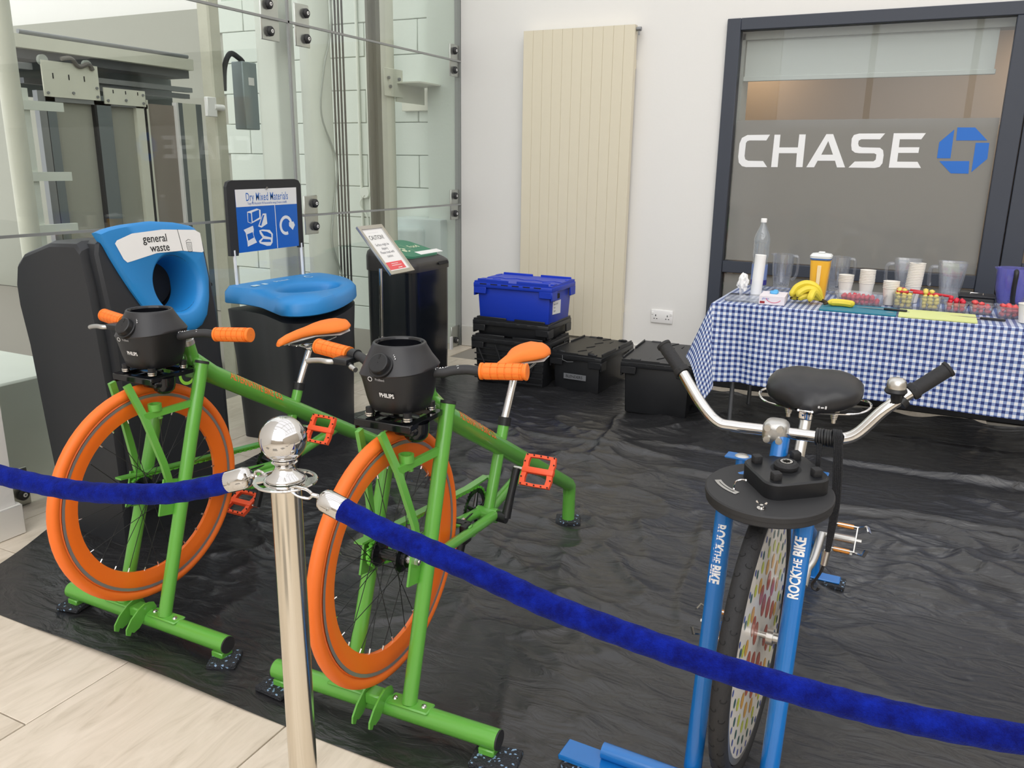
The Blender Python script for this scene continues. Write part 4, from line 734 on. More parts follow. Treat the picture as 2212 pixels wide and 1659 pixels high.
def jug(label, x, y, h=.205, square=False, yaw=0, m=None, r=.058, handle=None, group=None):
    m = m or K['clear']; p = thing('blender_jug', label, 'jug', T(x, y, ZT) @ Rz(yaw)); q = M()
    if square:
        rg = []
        for z, s_ in ((.03, .045), (.05, .05), (h, .072), (h-.002, .066), (.06, .043)): rg.append([(a, b_, z) for a, b_ in rrect(2*s_, 2*s_, .018, 3)])
        q.loft(rg)
        q.tube(smoothpath([(-.07, 0, h-.03), (-.105, 0, h-.04), (-.105, 0, h-.12), (-.095, 0, h-.13)], 5), .011, 8)
        M().lathe([(.001, 0), (.05, 0), (.05, .03), (.04, .034)], 18).build('base_collar', K['tub'], p)
    else:
        q.lathe([(r*.62, .02), (r*.72, .03), (r*.93, h*.5), (r, h), (r*.94, h-.001), (r*.86, h*.5), (r*.6, .04), (.001, .036)], 22)
        for k in range(4): q.tube([(r*.7*math.cos(k*PI/2+.4), r*.7*math.sin(k*PI/2+.4), .05), (r*.86*math.cos(k*PI/2+.4), r*.86*math.sin(k*PI/2+.4), h*.8)], .003, 6)
        q.tube(smoothpath([(r*.92, 0, h-.01), (r*1.35, 0, h-.02), (r*1.3, 0, h*.45), (r*.9, 0, h*.3)], 5), .009, 8)
        q.lathe([(.012, 0), (.02, .012)], 8, 0, T(-r*.9, 0, h-.012))
        M().lathe([(.001, 0), (r*.8, 0), (r*.82, .02), (r*.7, .03), (.001, .03)], 18).build('base_collar', K['tub'], p)
    q.build('jug', m, p, ang=45)
    if handle is not None: M().tube(smoothpath(handle, 6), .012, 10).build('handle', K['black'], p)
    M().lathe([(.001, .045), (.008, .045), (.01, .035)], 8).build('blade_hub', K['grey'], p)
    return p
jug('empty clear round blender jug right of the water bottle', -.725, 5.10, .215, r=.062)
jug('empty clear round blender jug behind the orange juice', -.415, 5.12, .215, r=.062)
jug('empty clear square blender jug behind the paper cup stacks', -.055, 5.10, .225, True)
jug('empty clear square blender jug left of the violet jug', .165, 5.08, .225, True)
jug('violet tinted blender jug with a black handle at the right of the table', .455, 5.05, .215, m=K['purple'], r=.085, handle=[(.0, -.078, .205), (.0, -.10, .19), (.0, -.092, .1), (.01, -.075, .03), (.05, -.06, .02)])
p = thing('black_container', 'low black lidded container between the square and violet jugs', 'container', T(.30, 5.10, ZT)); M().rbox(-.085, .085, -.06, .06, 0, .045, .012, 2).build('body', K['blackm'], p); M().rbox(-.09, .09, -.065, .065, .045, .056, .005, 2).build('lid', K['blackm'], p); M().tube([(-.03, 0, .056), (-.03, 0, .064), (.03, 0, .064), (.03, 0, .056)], .003, 6).build('handle', K['chrome'], p)
p = thing('juice_jug', 'lidded clear jug of orange juice behind the bananas', 'jug', T(-.49, 4.86, ZT))
rg = [[(a, b_, z) for a, b_ in rrect(2*s_, 2*s_, .02, 3)] for z, s_ in ((0, .0385), (.01, .0412), (.215, .0522))]; M().loft(rg).build('juice', K['juice'], p)
rg = [[(a, b_, z) for a, b_ in rrect(2*s_, 2*s_, .022, 3)] for z, s_ in ((-.0005, .038), (.01, .041), (.235, .053))]; M().loft(rg, cap=(True, False)).build('jug', K['tub'], p)
rg = [[(a, b_, z) for a, b_ in rrect(2*s_, 2*s_, .022, 3)] for z, s_ in ((.228, .055), (.24, .057), (.25, .05), (.254, .03))]; M().loft(rg).build('lid', mat('milky_lid', (232, 234, 232), .4), p); M().rbox(-.018, .018, -.018, .018, .254, .262, .004, 1).build('lid_tab', MATS['milky_lid'], p)
rg = [[(a, b_, z) for a, b_ in rrect(2*s_, 2*s_, .022, 3)] for z, s_ in ((.222, .0535), (.226, .0535))]; M().loft(rg, cap=(False, False)).build('seal', K['labelblue'], p); M().rbox(-.010, .010, -.056, -.048, .08, .19, .002, 1).build('label_strip', mat('pale_strip', (244, 218, 170), .6), p)
# bananas
def banana(path, r=.0175, n=9):
    P = smoothpath(path, 5); L = len(P); rs = []
    for i in range(L):
        t = i/(L-1); rs.append(r*min(1, .32+2.4*t) * min(1, .25+4.5*(1-t)) if t > .06 else r*.33)
    return M().tube(P, rs, 8)
p = thing('banana_bunch', 'bunch of yellow bananas standing beside the juice jug', 'bananas', T(-.52, 4.66, ZT))
st = (.075, .03, .02)
bs = [[(.075, .03, .03), (.045, .02, .085), (-.01, .01, .105), (-.055, .0, .085), (-.075, -.01, .05), (-.078, -.015, .03)], [(.075, .025, .028), (.04, 0, .07), (0, -.02, .08), (-.035, -.035, .06), (-.045, -.04, .035)], [(.07, .02, .02), (.035, -.02, .065), (.025, -.05, .05), (.02, -.055, .018)],
      [(.07, .03, .018), (.02, .0, .04), (-.02, -.02, .038), (-.045, -.03, .022)], [(.07, .04, .02), (.0, .04, .04), (-.05, .03, .03), (-.085, .01, .02)]]
for b_ in bs:
    o = banana(b_, .0185).build('banana', K['banana'], p); M().ball(b_[-1], .006, n=8).build('tip', K['tip'], o)
M().cyl((.062, .028, .02), (.098, .035, .008), .011, .009, 8).build('stem', K['tip'], p)
p = thing('banana', 'single yellow banana lying on the teal chopping board', 'banana', T(-.345, 4.585, ZT+.006)); b_ = [(-.06, -.01, .016), (-.045, .005, .02), (0, .018, .020), (.05, .012, .018), (.066, .004, .014)]; o = banana(b_, .019).build('skin', K['banana'], p); M().cyl((-.06, -.01, .016), (-.078, -.022, .012), .007, .006, 8).build('stem', K['tip'], p)
# chopping boards and knives
def board(label, m, x0, x1, y0, y1, yaw=0, hole=None):
    p = thing('chopping_board', label, 'chopping board', T((x0+x1)/2, (y0+y1)/2, ZT) @ Rz(yaw)); wd, dp = x1-x0, y1-y0
    M().prism(rrect(wd, dp, .012, 3), .006).build('board', m, p)
    if hole is not None: M().prism(circ(.014, 12), .0004, 0, T(hole[0], hole[1], .0061) @ Matrix.Diagonal((1.5, .8, 1, 1))).build('hand_hole', mat('shade_grey', (150, 150, 152), .6), p)
board('teal chopping board at the front edge of the table', K['teal'], -.435, -.072, 4.455, 4.70, 0, (.15, -.03)); board('pale lime green chopping board with a hand hole', K['lime'], -.062, .285, 4.45, 4.70, .0, (-.145, .03))
def knife(label, x, y, z, yaw, L=.24):
    p = thing('kitchen_knife', label, 'knife', T(x, y, z) @ Rz(yaw)); M().rbox(0, .11, -.008, .008, 0, .012, .004, 2).build('handle', K['black'], p); M().prism([(0, -.008), (0, .010), (-.08, .008), (-L+.11, -.006)], .0015, 0, T(0, 0, .005)).build('blade', K['steel'], p)
knife('black handled kitchen knife across the teal board edge', -.075-.06, 4.60, ZT+.006, -.06); knife('black handled kitchen knife lying on the cloth right of the lime board', .30, 4.595, ZT, -.08)
# cups: each nested cup a thing of its own
cup_me = M().lathe([(.001, .004), (.0265, .004), (.027, 0), (.029, .002), (.039, .088), (.0415, .090), (.0415, .093), (.0385, .093), (.0375, .088), (.028, .008), (.001, .008)], 20).mesh('paper_cup', K['cup'])
def cups(n, x, y, label, grp, lean=0):
    for i in range(n):
        link('paper_cup', cup_me, None, T(x+lean*i, y, ZT+i*.0088), ('bottom white paper cup of the ' if i == 0 else 'top white paper cup of the ' if i == n-1 else 'white paper cup nested inside the ')+label, 'paper cup', grp)
cups(5, -.36, 5.0, 'short stack left of the others', 'cups in the left stack'); cups(9, -.25, 4.99, 'middle height stack', 'cups in the middle stack'); cups(5, -.12, 4.84, 'short stack behind the yellow fruit tubs', 'cups in the front stack'); cups(15, -.015, 5.0, 'tallest stack', 'cups in the tallest stack', .0006)
cups(1, .492, 4.60, 'nearest right end of the table standing alone', 'single cup')
# fruit tubs
def chunk_mesh(name, m, r, seed, sc=(1, 1, 1)):
    b = bmesh.new(); bmesh.ops.create_icosphere(b, subdivisions=1, radius=r)
    for v in b.verts: v.co = Vector((v.co.x*sc[0], v.co.y*sc[1], v.co.z*sc[2]))*(1+.35*mnoise.noise(v.co*120+Vector((seed, 0, 0))))
    me = bpy.data.meshes.new(name); b.to_mesh(me); b.free(); me.materials.append(m); me.polygons.foreach_set('use_smooth', [True]*len(me.polygons)); return me
berry = [chunk_mesh('berry', K['rasp'], .0135, i, (1, 1, 1)) for i in range(3)]; melon = [chunk_mesh('melon_piece', mat('melon_red', (226, 88, 88), .35, var=.2), .0135, i, (1.4, .8, .8)) for i in range(3)]; pine = [chunk_mesh('fruit_chunk', K['mango'], .013, i, (1.2, 1, .9)) for i in range(3)]
def tub(label, x, y, wd, dp, h, meshes, what, n, lev, grp):
    p = thing('fruit_tub', label, 'tub', T(x, y, ZT)); rg = [[(a, b_, z) for a, b_ in rrect(wd*s_, dp*s_, .014, 3)] for z, s_ in ((0, .84), (.002, .86), (h-.006, 1), (h-.006, 1.04), (h-.002, 1.04), (h-.002, .985), (.004, .84))]
    M().loft(rg).build('tub', K['tub'], p, ang=50)
    rnd = random.Random(int(x*1000)); nx = max(2, int(wd*.8/.024)); ny = max(2, int(dp*.8/.026)); k = 0; lay = 0
    while k < n:
        for i in range(nx):
            for j in range(ny):
                if k >= n: break
                zz = ZT+.016+lay*.019+rnd.uniform(-.002, .004)
                link(what[0], meshes[k % 3], None, T(x-wd*.38+(i+.5)*wd*.76/nx+rnd.uniform(-.003, .003), y-dp*.38+(j+.5)*dp*.76/ny+rnd.uniform(-.003, .003), zz) @ Rz(rnd.uniform(0, 6)) @ Rx(rnd.uniform(-.4, .4)), what[1], what[2], grp); k += 1
        lay += 1
tub('long clear tub of raspberries behind the teal board', -.262, 4.80, .25, .13, .062, berry, ('berry', 'red berry in the long tub behind the teal board', 'berry'), 60, 2, 'berries in the long tub')
tub('clear tub of yellow fruit chunks under the red spatula, left of two', -.052, 4.79, .105, .10, .078, pine, ('fruit_chunk', 'yellow fruit chunk in the left yellow tub', 'fruit'), 40, 3, 'chunks in left yellow tub')
tub('clear tub of yellow fruit chunks, right of two, left of the small red tubs', .075, 4.79, .105, .10, .078, pine, ('fruit_chunk', 'yellow fruit chunk in the right yellow tub', 'fruit'), 40, 3, 'chunks in right yellow tub')
tub('small clear tub of red fruit beside the yellow tubs', .195, 4.79, .11, .10, .052, berry, ('berry', 'red berry in the small tub beside the yellow tubs', 'berry'), 28, 2, 'berries in small tub')
tub('small clear tub of red fruit second from the right', .31, 4.79, .11, .10, .052, melon, ('melon_piece', 'red fruit piece in the tub second from right', 'fruit'), 22, 2, 'pieces in second tub')
tub('clear tub of red fruit strips beside the single cup', .44, 4.74, .13, .11, .058, melon, ('melon_piece', 'red fruit strip in the tub beside the single cup', 'fruit'), 32, 2, 'strips in right tub')
def spatula(label, x, y, z, yaw, tilt, L):
    p = thing('spatula', label, 'spatula', T(x, y, z) @ Rz(yaw) @ Ry(tilt)); M().rbox(-.045, .015, -.02, .02, -.006, .006, .006, 2).build('head', K['red'], p); M().cyl((.015, 0, 0), (.035, 0, 0), .005, n=8).build('neck', K['grey'], p); M().rbox(.033, .033+L, -.009, .009, -.006, .006, .004, 2).build('handle', K['red'], p)
spatula('red silicone spatula lying across the yellow fruit tubs', -.045, 4.775, ZT+.086, -.03, .02, .125); spatula('second red spatula behind the first, head over the left yellow tub', -.06, 4.835, ZT+.092, .02, .10, .20)

# ------------------------------------------------------------------ green blender bikes
HUB = (.0713, .455); BBp = (.642, .345)
def wheel_part(par, name='wheel'):
    """deep-rim wheel, axis along x, centred at HUB in the bike's frame"""
    c = T(0, HUB[0], HUB[1]) @ Ry(PI/2)     # local z = lateral
    rim = M().lathe([(.305, -.012), (.299, -.014), (.275, -.011), (.254, -.006), (.2525, 0), (.254, .006), (.275, .011), (.299, .014), (.305, .012), (.303, 0)], 72, 0, closed=True).build(name, K['orange_rim'], par, c)
    n = 20; pr = [(.3255+.0165*math.cos(a), .0165*math.sin(a)) for a in np.linspace(-2.5, 2.5, n)]+[(.309, .012), (.309, -.012)]
    M().lathe(pr, 72, closed=True).build('tire', K['orange'], rim)
    for s_ in (-1, 1): M().lathe([(.300, s_*.0142), (.309, s_*.0150), (.309, s_*.0155), (.300, s_*.0150)], 72, closed=True).build('reflective_stripe', K['stripe'], rim)
    hub = M(); hub.lathe([(.006, -.052), (.022, -.050), (.022, -.040), (.037, -.037), (.037, -.033), (.016, -.028), (.015, 0), (.016, .028), (.037, .033), (.037, .037), (.022, .040), (.022, .052), (.006, .054)], 28); hub.build('hub', K['blackg'], rim)
    ax = M(); ax.cyl((0, 0, -.088), (0, 0, .088), .005, n=10).lathe([(.001, .086), (.011, .086), (.011, .074), (.014, .070), (.014, .062), (.001, .062)], 6).lathe([(.001, -.082), (.011, -.082), (.011, -.074), (.001, -.07)], 6).lathe([(.010, .050), (.013, .052), (.013, .060), (.010, .062)], 10); ax.build('axle', K['chrome'], rim)
    sp_ = M().cyl((0, 0, 0), (0, 0, 1), .0011, n=5, mi=0).cyl((0, 0, .95), (0, 0, 1.0), .0024, n=6, mi=1).mesh('spoke', [K['black'], K['chrome']])
    for i in range(28):
        s_ = 1 if i % 2 else -1; a = 2*PI*i/28; b = a+(.95 if (i//2) % 2 else -.95); p0 = Vector((.034*math.cos(b), .034*math.sin(b), s_*.034)); p1 = Vector((.2535*math.cos(a), .2535*math.sin(a), s_*.002)); d = p1-p0
        link('spoke', sp_, rim, axis(p0, d) @ Matrix.Diagonal((1, 1, d.length, 1)))
    M().cyl((.2525, 0, 0), (.215, 0, 0), .003, n=8).build('valve', K['blackm'], rim, Rz(2.2))
    return rim
def pedal(par, u, v, z, tilt, side, m):
    X = T(u, v, z) @ Rx(tilt); s_ = side
    o = [(-.048, -.05), (.045, -.056), (.052, -.045), (.052, .045), (.045, .056), (-.048, .05), (-.055, .04), (-.055, -.04)]
    def hole(cy_): return [(-.036, cy_-.016), (0, cy_-.018), (.034, cy_-.016), (.036, cy_), (.034, cy_+.016), (0, cy_+.018), (-.036, cy_+.016), (-.038, cy_)]
    q = M()
    for cy_, sg in ((-.026, -1), (.026, 1)):
        oo = [(-.052, cy_-.026), (0, cy_-.027), (.050, cy_-.026), (.054, cy_), (.050, cy_+.026), (0, cy_+.027), (-.052, cy_+.026), (-.055, cy_)]; q.frameplate(oo, hole(cy_), .014, 0, T(0, 0, -.007))
    q.rbox(-.055, .054, -.010, .010, -.011, .011, .004, 2); pd = q.build('pedal', m, par, X)
    q = M()
    for x in (-.047, -.024, 0, .024, .046):
        for y in (-.049, .049):
            q.cyl((x, y, -.011), (x, y, .011), .0025, n=6)
    for x in (-.05, .05):
        for y in (-.026, .026): q.cyl((x, y, -.011), (x, y, .011), .0025, n=6)
    q.build('grip_pins', K['dark'], pd); M().cyl((-.05*s_, 0, 0), (-.085*s_, 0, 0), .006, n=10).build('spindle', K['chrome'], pd)
    return pd
def green_bike(label, X, cr_ang, ptilt, far_tilt):
    p = thing('blender_bike', label, 'exercise bike', X); G = K['green']
    M().cyl((-.35, 0, .058), (.35, 0, .058), .0265, n=28).build('stabiliser_bar', G, p)
    for s_ in (-1, 1):
        M().cyl((s_*.3495, 0, .058), (s_*.354, 0, .058), .0255, n=24).build('end_cap', K['blackm'], p)
        M().rbox(s_*.325-.022, s_*.325+.022, -.022, .022, .017, .036, .003, 1).build('foot', G, p)
        fl = M().tube([(s_*.0913, 0, .082), (s_*.0790, .2410, .836)], .0205, 20).build('fork_leg', G, p); M().cyl((s_*.0790, .2410, .8365), (s_*.0788, .2436, .844), .0215, n=20).build('cap', K['blackm'], fl)
        pl_ = M().rbox(s_*.095-.062, s_*.095+.062, -.024, .024, .079, .086, .004, 1).build('mount_plate', G, p); M().lathe([(.001, .006), (.006, .004), (.008, 0)], 12, 0, T(s_*.135, 0, .086)).build('bolt', K['chrome'], pl_); M().lathe([(.001, .006), (.006, .004), (.008, 0)], 12, 0, T(s_*.048, 0, .086)).build('bolt', K['chrome'], pl_)
        M().cyl((s_*.079, .238, .815), (s_*.02, .275, .825), .017, n=14).build('bridge_tube', G, p)
        M().tube([(.020, .010, .812), (.050, .034, .712), (.080, .062, .56), (.074, .085, .47)] if s_ > 0 else [(-.044, .010, .812), (-.044, .035, .70), (-.062, .085, .47)], 1, up=(1, 0, 0), sq=(.0055, .0105)).build('rack_strut', G, p, ang=20)
        M().tube([(.050, .034, .712), (.081, .205, .722)] if s_ > 0 else [(-.044, .034, .712), (-.081, .205, .722)], 1, sq=(.010, .006)).build('cross_strut', G, p, ang=20)
        M().add([(s_*.070, .03, .40), (s_*.070, .10, .385), (s_*.070, .13, .49), (s_*.070, .06, .51)]+[(s_*.076, .03, .40), (s_*.076, .10, .385), (s_*.076, .13, .49), (s_*.076, .06, .51)], [(0, 1, 2, 3), (4, 7, 6, 5), (0, 4, 5, 1), (1, 5, 6, 2), (2, 6, 7, 3), (3, 7, 4, 0)]).build('dropout_plate', G, p, smooth=False)
        M().tube(smoothpath([(s_*.028, BBp[0]-.01, BBp[1]+.004), (s_*.036, .50, .365), (s_*.052, .30, .395), (s_*.068, .11, .43)], 5), [.0165]*6+[.015]*5+[.013]*5, 16).build('chain_stay', G, p)
        # hooked transport bracket
        hk = [(0, .112), (.016, .106), (.024, .085), (.016, .07), (-.028, .062), (-.045, .046), (-.066, .040), (-.074, .046), (-.080, .036), (-.092, .044), (-.090, .062), (-.070, .086), (-.040, .106), (-.018, .114)]
        M().prism(hk, .005, 0, Matrix(((0, 0, 1, s_*.026-.0025+.0), (1, 0, 0, 0), (0, 1, 0, 0), (0, 0, 0, 1)))).build('transport_hook', G, p, ang=25)
    M().rbox(-.026, .026, -.035, .01, .068, .10, .004, 1).build('hook_bridge', G, p)
    fr = M().tube([(0, .27, .832), (0, .35, .768), (0, .741, .5455), (0, 1.395, .180), (0, 1.412, .164), (0, 1.414, .13), (0, 1.412, .018)], [.030, .031, .030, .0275, .0275, .026, .026], 26).build('main_beam', G, p, ang=50)
    M().cyl((0, .285, .80), (0, .262, .885), .022, n=20).build('head_tube', G, p); M().rbox(-.02, .02, .255, .30, .775, .80, .004, 1).build('head_lug', G, p)
    M().cyl((0, BBp[0]+.004, BBp[1]), (0, .768, .634), .0185, n=20).build('seat_tube', G, p)
    M().cyl((0, BBp[0]+.02, BBp[1]+.01), (0, .985, .405), .0185, n=18).build('down_tube', G, p)
    M().cyl((-.036, *BBp), (.036, *BBp), .0235, n=22).build('bottom_bracket', G, p)
    M().rbox(-.045, .045, .43, .455, .385, .395, .003, 1).build('stay_bridge', G, p)
    rg_ = M().lathe([(.020, -.010), (.020, .010), (.014, .010), (.014, -.010)], 24, 0, T(.050, .075, .733), closed=True).cyl((.054, .085, .722), (.055, .088, .695), .007, n=10); rg_.build('strut_ring', G, p)
    # lettering on the beam
    d = Vector((0, .391, -.2225)).normalized(); P0 = Vector((0, .52, .6717)); nrm = (Vector((.75, 0, 0))+Vector((0, -d.z, d.y))*.66).normalized(); up = nrm.cross(d)
    nrm = Vector((.86, 0, 0))+Vector((0, -d.z, d.y))*.5; yv = nrm.cross(d) * -1
    yv = Vector((0, 0, 1)); text('lettering', 'ALTERNATIVE BIKE CO.', .038, K['oink'], p, mx3(P0+(nrm.normalized())*.0312, d, nrm.cross(d)), .0006, .70, wrap=.031)
    st_ = M().tube([(.012, .70, .352), (.012, .90, .40)], .001, 4)
    # seat post, saddle
    M().cyl((0, .762, .615), (0, .770, .642), .0215, n=20).build('seat_clamp', K['black'], p); M().cyl((0, .768, .634), (0, .842, .765), .0135, n=18).build('seat_post', K['chrome'], p)
    M().rbox(-.022, .022, .822, .868, .757, .778, .005, 2).tube(smoothpath([(-.022, .75, .79), (-.022, .80, .776), (-.022, .90, .778), (-.022, .97, .785)], 4), .0035, 8).tube(smoothpath([(.022, .75, .79), (.022, .80, .776), (.022, .90, .778), (.022, .97, .785)], 4), .0035, 8).build('saddle_clamp', K['chrome'], p)
    def saddle(scale=1, col=K['orange_grip']):
        secs = [(.668, .009, .812, .009), (.682, .016, .819, .013), (.72, .020, .827, .015), (.78, .023, .833, .017), (.84, .032, .836, .020), (.89, .052, .838, .021), (.94, .068, .840, .020), (.99, .070, .842, .017), (1.025, .055, .843, .014), (1.045, .028, .843, .009)]
        rings = []
        for y, wd, z, h in secs:
            r = []
            for j in range(20):
                a = 2*PI*j/20; x = wd*abs(math.cos(a))**.8*(1 if math.cos(a) > 0 else -1); zz = h*abs(math.sin(a))**.9*(1 if math.sin(a) > 0 else -.75)
                if math.sin(a) > 0: zz *= 1-.35*math.exp(-(x/.012)**2)*(y > .8)
                r.append((x, y, z-.006+zz-.25*x*x/max(wd, .02)))
            rings.append(r)
        return M().loft(rings)
    saddle().build('saddle', K['orange_grip'], p, ang=70)
    q = M(); q.loft([[(wd*math.cos(a), y, z-.026+.006*math.sin(a)-(.008 if wd > .04 else .0)) for a in np.linspace(0, 2*PI, 13)[:-1]] for y, wd, z in ((.70, .010, .830), (.85, .028, .835), (.95, .062, .834), (1.02, .054, .838), (1.04, .03, .842))]); q.build('saddle_base', K['ink'], p)
    # handlebar
    st = M().cyl((0, .262, .885), (0, .258, .90), .023, n=20).tube([(0, .262, .902), (0, .215, .922), (0, .165, .934)], [.021, .015, .019], 16).cyl((-.022, .15, .936), (.022, .15, .936), .023, n=18); st.build('stem', K['alu'], p)
    hp = [(.312, .214, .956), (.20, .196, .949), (.165, .186, .951), (.135, .170, .949), (.10, .155, .942), (0, .148, .936)]
    full = smoothpath(hp+[(-x, y, z) for x, y, z in hp[-2::-1]], 5); hb_ = M().tube(full, .0125, 16).build('handlebar', K['blackm'], p)
    text('lettering', 'CANSUCC', .0135, K['ink'], p, mx3((.122, .1655+.0122*-.55, .9455+.0125*.86), (.93, .36, .13), (-.2, .75, .62)) @ T(0, 0, .0005), 0, .95, wrap=.0127)
    for s_ in (-1, 1):
        a_ = Vector((s_*.198, .1957, .9488)); b_ = Vector((s_*.318, .2150, .9562)); L = (b_-a_).length
        pr = [(.0125, 0), (.0215, 0), (.0215, .006), (.019, .007), (.019, .011), (.0212, .012)]
        for k in range(5): pr += [(.0212, .014+k*.0185), (.0212, .029+k*.0185), (.0197, .0295+k*.0185), (.0197, .0315+k*.0185)]
        pr += [(.0212, L-.012), (.019, L-.011), (.019, L-.007), (.0215, L-.006), (.0215, L-.001), (.0195, L), (.001, L)]
        g = M(); g.lathe(pr, 24, 0, axis(a_, b_-a_)); gr = g.build('grip', K['orange_grip'], p, ang=25)
        gg = M()
        for j in range(8):
            an = 2*PI*j/8; gg.box(.0208, .0218, -.0008, .0008, .013, L-.013, 0, axis(a_, b_-a_) @ Rz(an))
        gg.build('grip_ribs', K['orange'], gr, smooth=False)
    lv = M().cyl((-.165, .187, .9505), (-.188, .193, .950), .017, n=16).rbox(-.215, -.165, .135, .19, .932, .950, .006, 2).tube([(-.17, .15, .936), (-.135, .125, .93)], .007, 8).build('brake_mount', K['black'], p)
    lev = M().tube(smoothpath([(-.205, .145, .938), (-.225, .132, .940), (-.255, .140, .938), (-.29, .148, .932), (-.305, .150, .928)], 4), [.005, .0055]+[.0075]*14+[.007], 10).cyl((-.15, .133, .934), (-.128, .122, .93), .007, n=12); lev.build('brake_lever', K['alu'], p)
    # drivetrain
    M().tube(smoothpath([(.015, .735, .53), (-.01, .745, .46), (-.02, .73, .41), (-.03, .66, .36), (-.02, .56, .37), (0, .48, .385)], 6), .0028, 8).build('brake_cable', K['black'], p)
    br = M()
    for s_ in (-1, 1): br.rbox(s_*.028-.012, s_*.028+.012, .415, .455, .34, .40, .005, 2).rbox(s_*.018-.004, s_*.018+.004, .385, .43, .36, .375, .002, 1)
    br.rbox(-.03, .03, .435, .465, .385, .40, .005, 2); b0 = br.build('brake_caliper', K['black'], p); M().cyl((0, .46, .392), (0, .475, .392), .008, n=10).cyl((.03, .45, .37), (.045, .452, .37), .005, n=8).build('bolt', K['chrome'], b0)
    wheel_part(p)
    u = -.048
    ring_ = M(); ring_.lathe([(.062, -.0015), (.078, -.0015), (.078, .0015), (.062, .0015)], 48, 0, T(u, *BBp) @ Ry(PI/2), closed=True)
    for k in range(44): ring_.box(.0765, .0825, -.0018, .0018, -.0012, .0012, 0, T(u, *BBp) @ Ry(PI/2) @ Rz(2*PI*k/44))
    for k in range(5): a = 2*PI*k/5; ring_.tube([(u, BBp[0], BBp[1]), (u, BBp[0]+.064*math.cos(a), BBp[1]+.064*math.sin(a))], [.009, .005], 8)
    ring_.build('chainring', K['blackg'], p)
    cg = M(); cg.lathe([(.012, -.002), (.033, -.002), (.033, .002), (.012, .002)], 24, 0, T(u, *HUB) @ Ry(PI/2), closed=True); cg.build('cog', G, p)
    # chain
    import itertools
    Rg, Rc = .082, .036; A = Vector(BBp); B = Vector(HUB); dd = (B-A); L = dd.length; base = math.atan2(dd.y, dd.x); off = math.acos((Rg-Rc)/L); pts = []
    for t in np.linspace(base+off, base+2*PI-off, 26): pts.append((A.x+Rg*math.cos(t), A.y+Rg*math.sin(t)))
    for t in np.linspace(base-off, base+off, 12): pts.append((B.x+Rc*math.cos(t), B.y+Rc*math.sin(t)))
    seg = []; 
    for i in range(len(pts)):
        a = Vector(pts[i]); b = Vector(pts[(i+1) % len(pts)]); n = max(1, int((b-a).length/.0127)); seg += [a+(b-a)*k/n for k in range(n)]
    lk = M()
    for i, q_ in enumerate(seg):
        nx_ = seg[(i+1) % len(seg)]; an = math.atan2(nx_.y-q_.y, nx_.x-q_.x); mid = (q_+nx_)/2
        lk.rbox(-.0072, .0072, -.0042, .0042, -.0035, .0035, .0012, 1, 0, Matrix(((0, 0, 1, u), (math.cos(an), -math.sin(an), 0, mid.x), (math.sin(an), math.cos(an), 0, mid.y), (0, 0, 0, 1))) @ T(0, 0, (.002 if i % 2 else -.002)))
    lk.build('chain', mat('green_chain', (104, 196, 62), .45), p, smooth=False, kind='stuff')
    M().tube([(-.050, .735, .436), (-.050, .60, .442), (-.052, .0, .509)], 1, up=(0, 0, 1), sq=(.003, .013)).tube([(-.05, .735, .436), (0, .70, .44)], 1, sq=(.003, .008)).build('chain_guard', G, p, ang=20)
    # cranks and pedals
    for s_, ca, tl in ((1, cr_ang, ptilt), (-1, cr_ang+PI, far_tilt)):
        e_ = (BBp[0]+.165*math.cos(ca), BBp[1]+.165*math.sin(ca)); uu = s_*.066
        ck = M().cyl((s_*.037, *BBp), (s_*.07, *BBp), .017, .019, 16).tube([(uu, *BBp), (uu+s_*.006, (BBp[0]*.5+e_[0]*.5), (BBp[1]*.5+e_[1]*.5)), (uu+s_*.012, *e_)], [.016, .0125, .0135], 14).build('crank', K['black'], p)
        pedal(p, uu+s_*.075+s_*.012, e_[0], e_[1], tl, s_, K['ped'])
    # platform for the blender
    q = M(); q.frameplate(rrect(.165, .165, .008, 3), rrect(.125, .125, .006, 3), .012, 0, T(0, .128, .816)); q.rbox(-.075, .075, .115, .14, .816, .824, .002, 1).rbox(-.083, -.077, .046, .21, .80, .828, .002, 1).rbox(-.083, .083, .044, .050, .808, .828, .002, 1).rbox(-.02, .02, .2, .27, .806, .818, .003, 1); q.build('platform', K['blackg'], p)
    return p
XB1 = T(-2.0525, 1.573, 0) @ Rz(-.007); XB2 = T(-1.1436, 1.5577, 0) @ Rz(.030)
green_bike('green blender bike with orange wheel, left one in front of the recycling bins', XB1, 1.22, 1.0, .5)
green_bike('green blender bike with orange wheel, right one beside the stanchion post', XB2, 1.22, .95, .5)

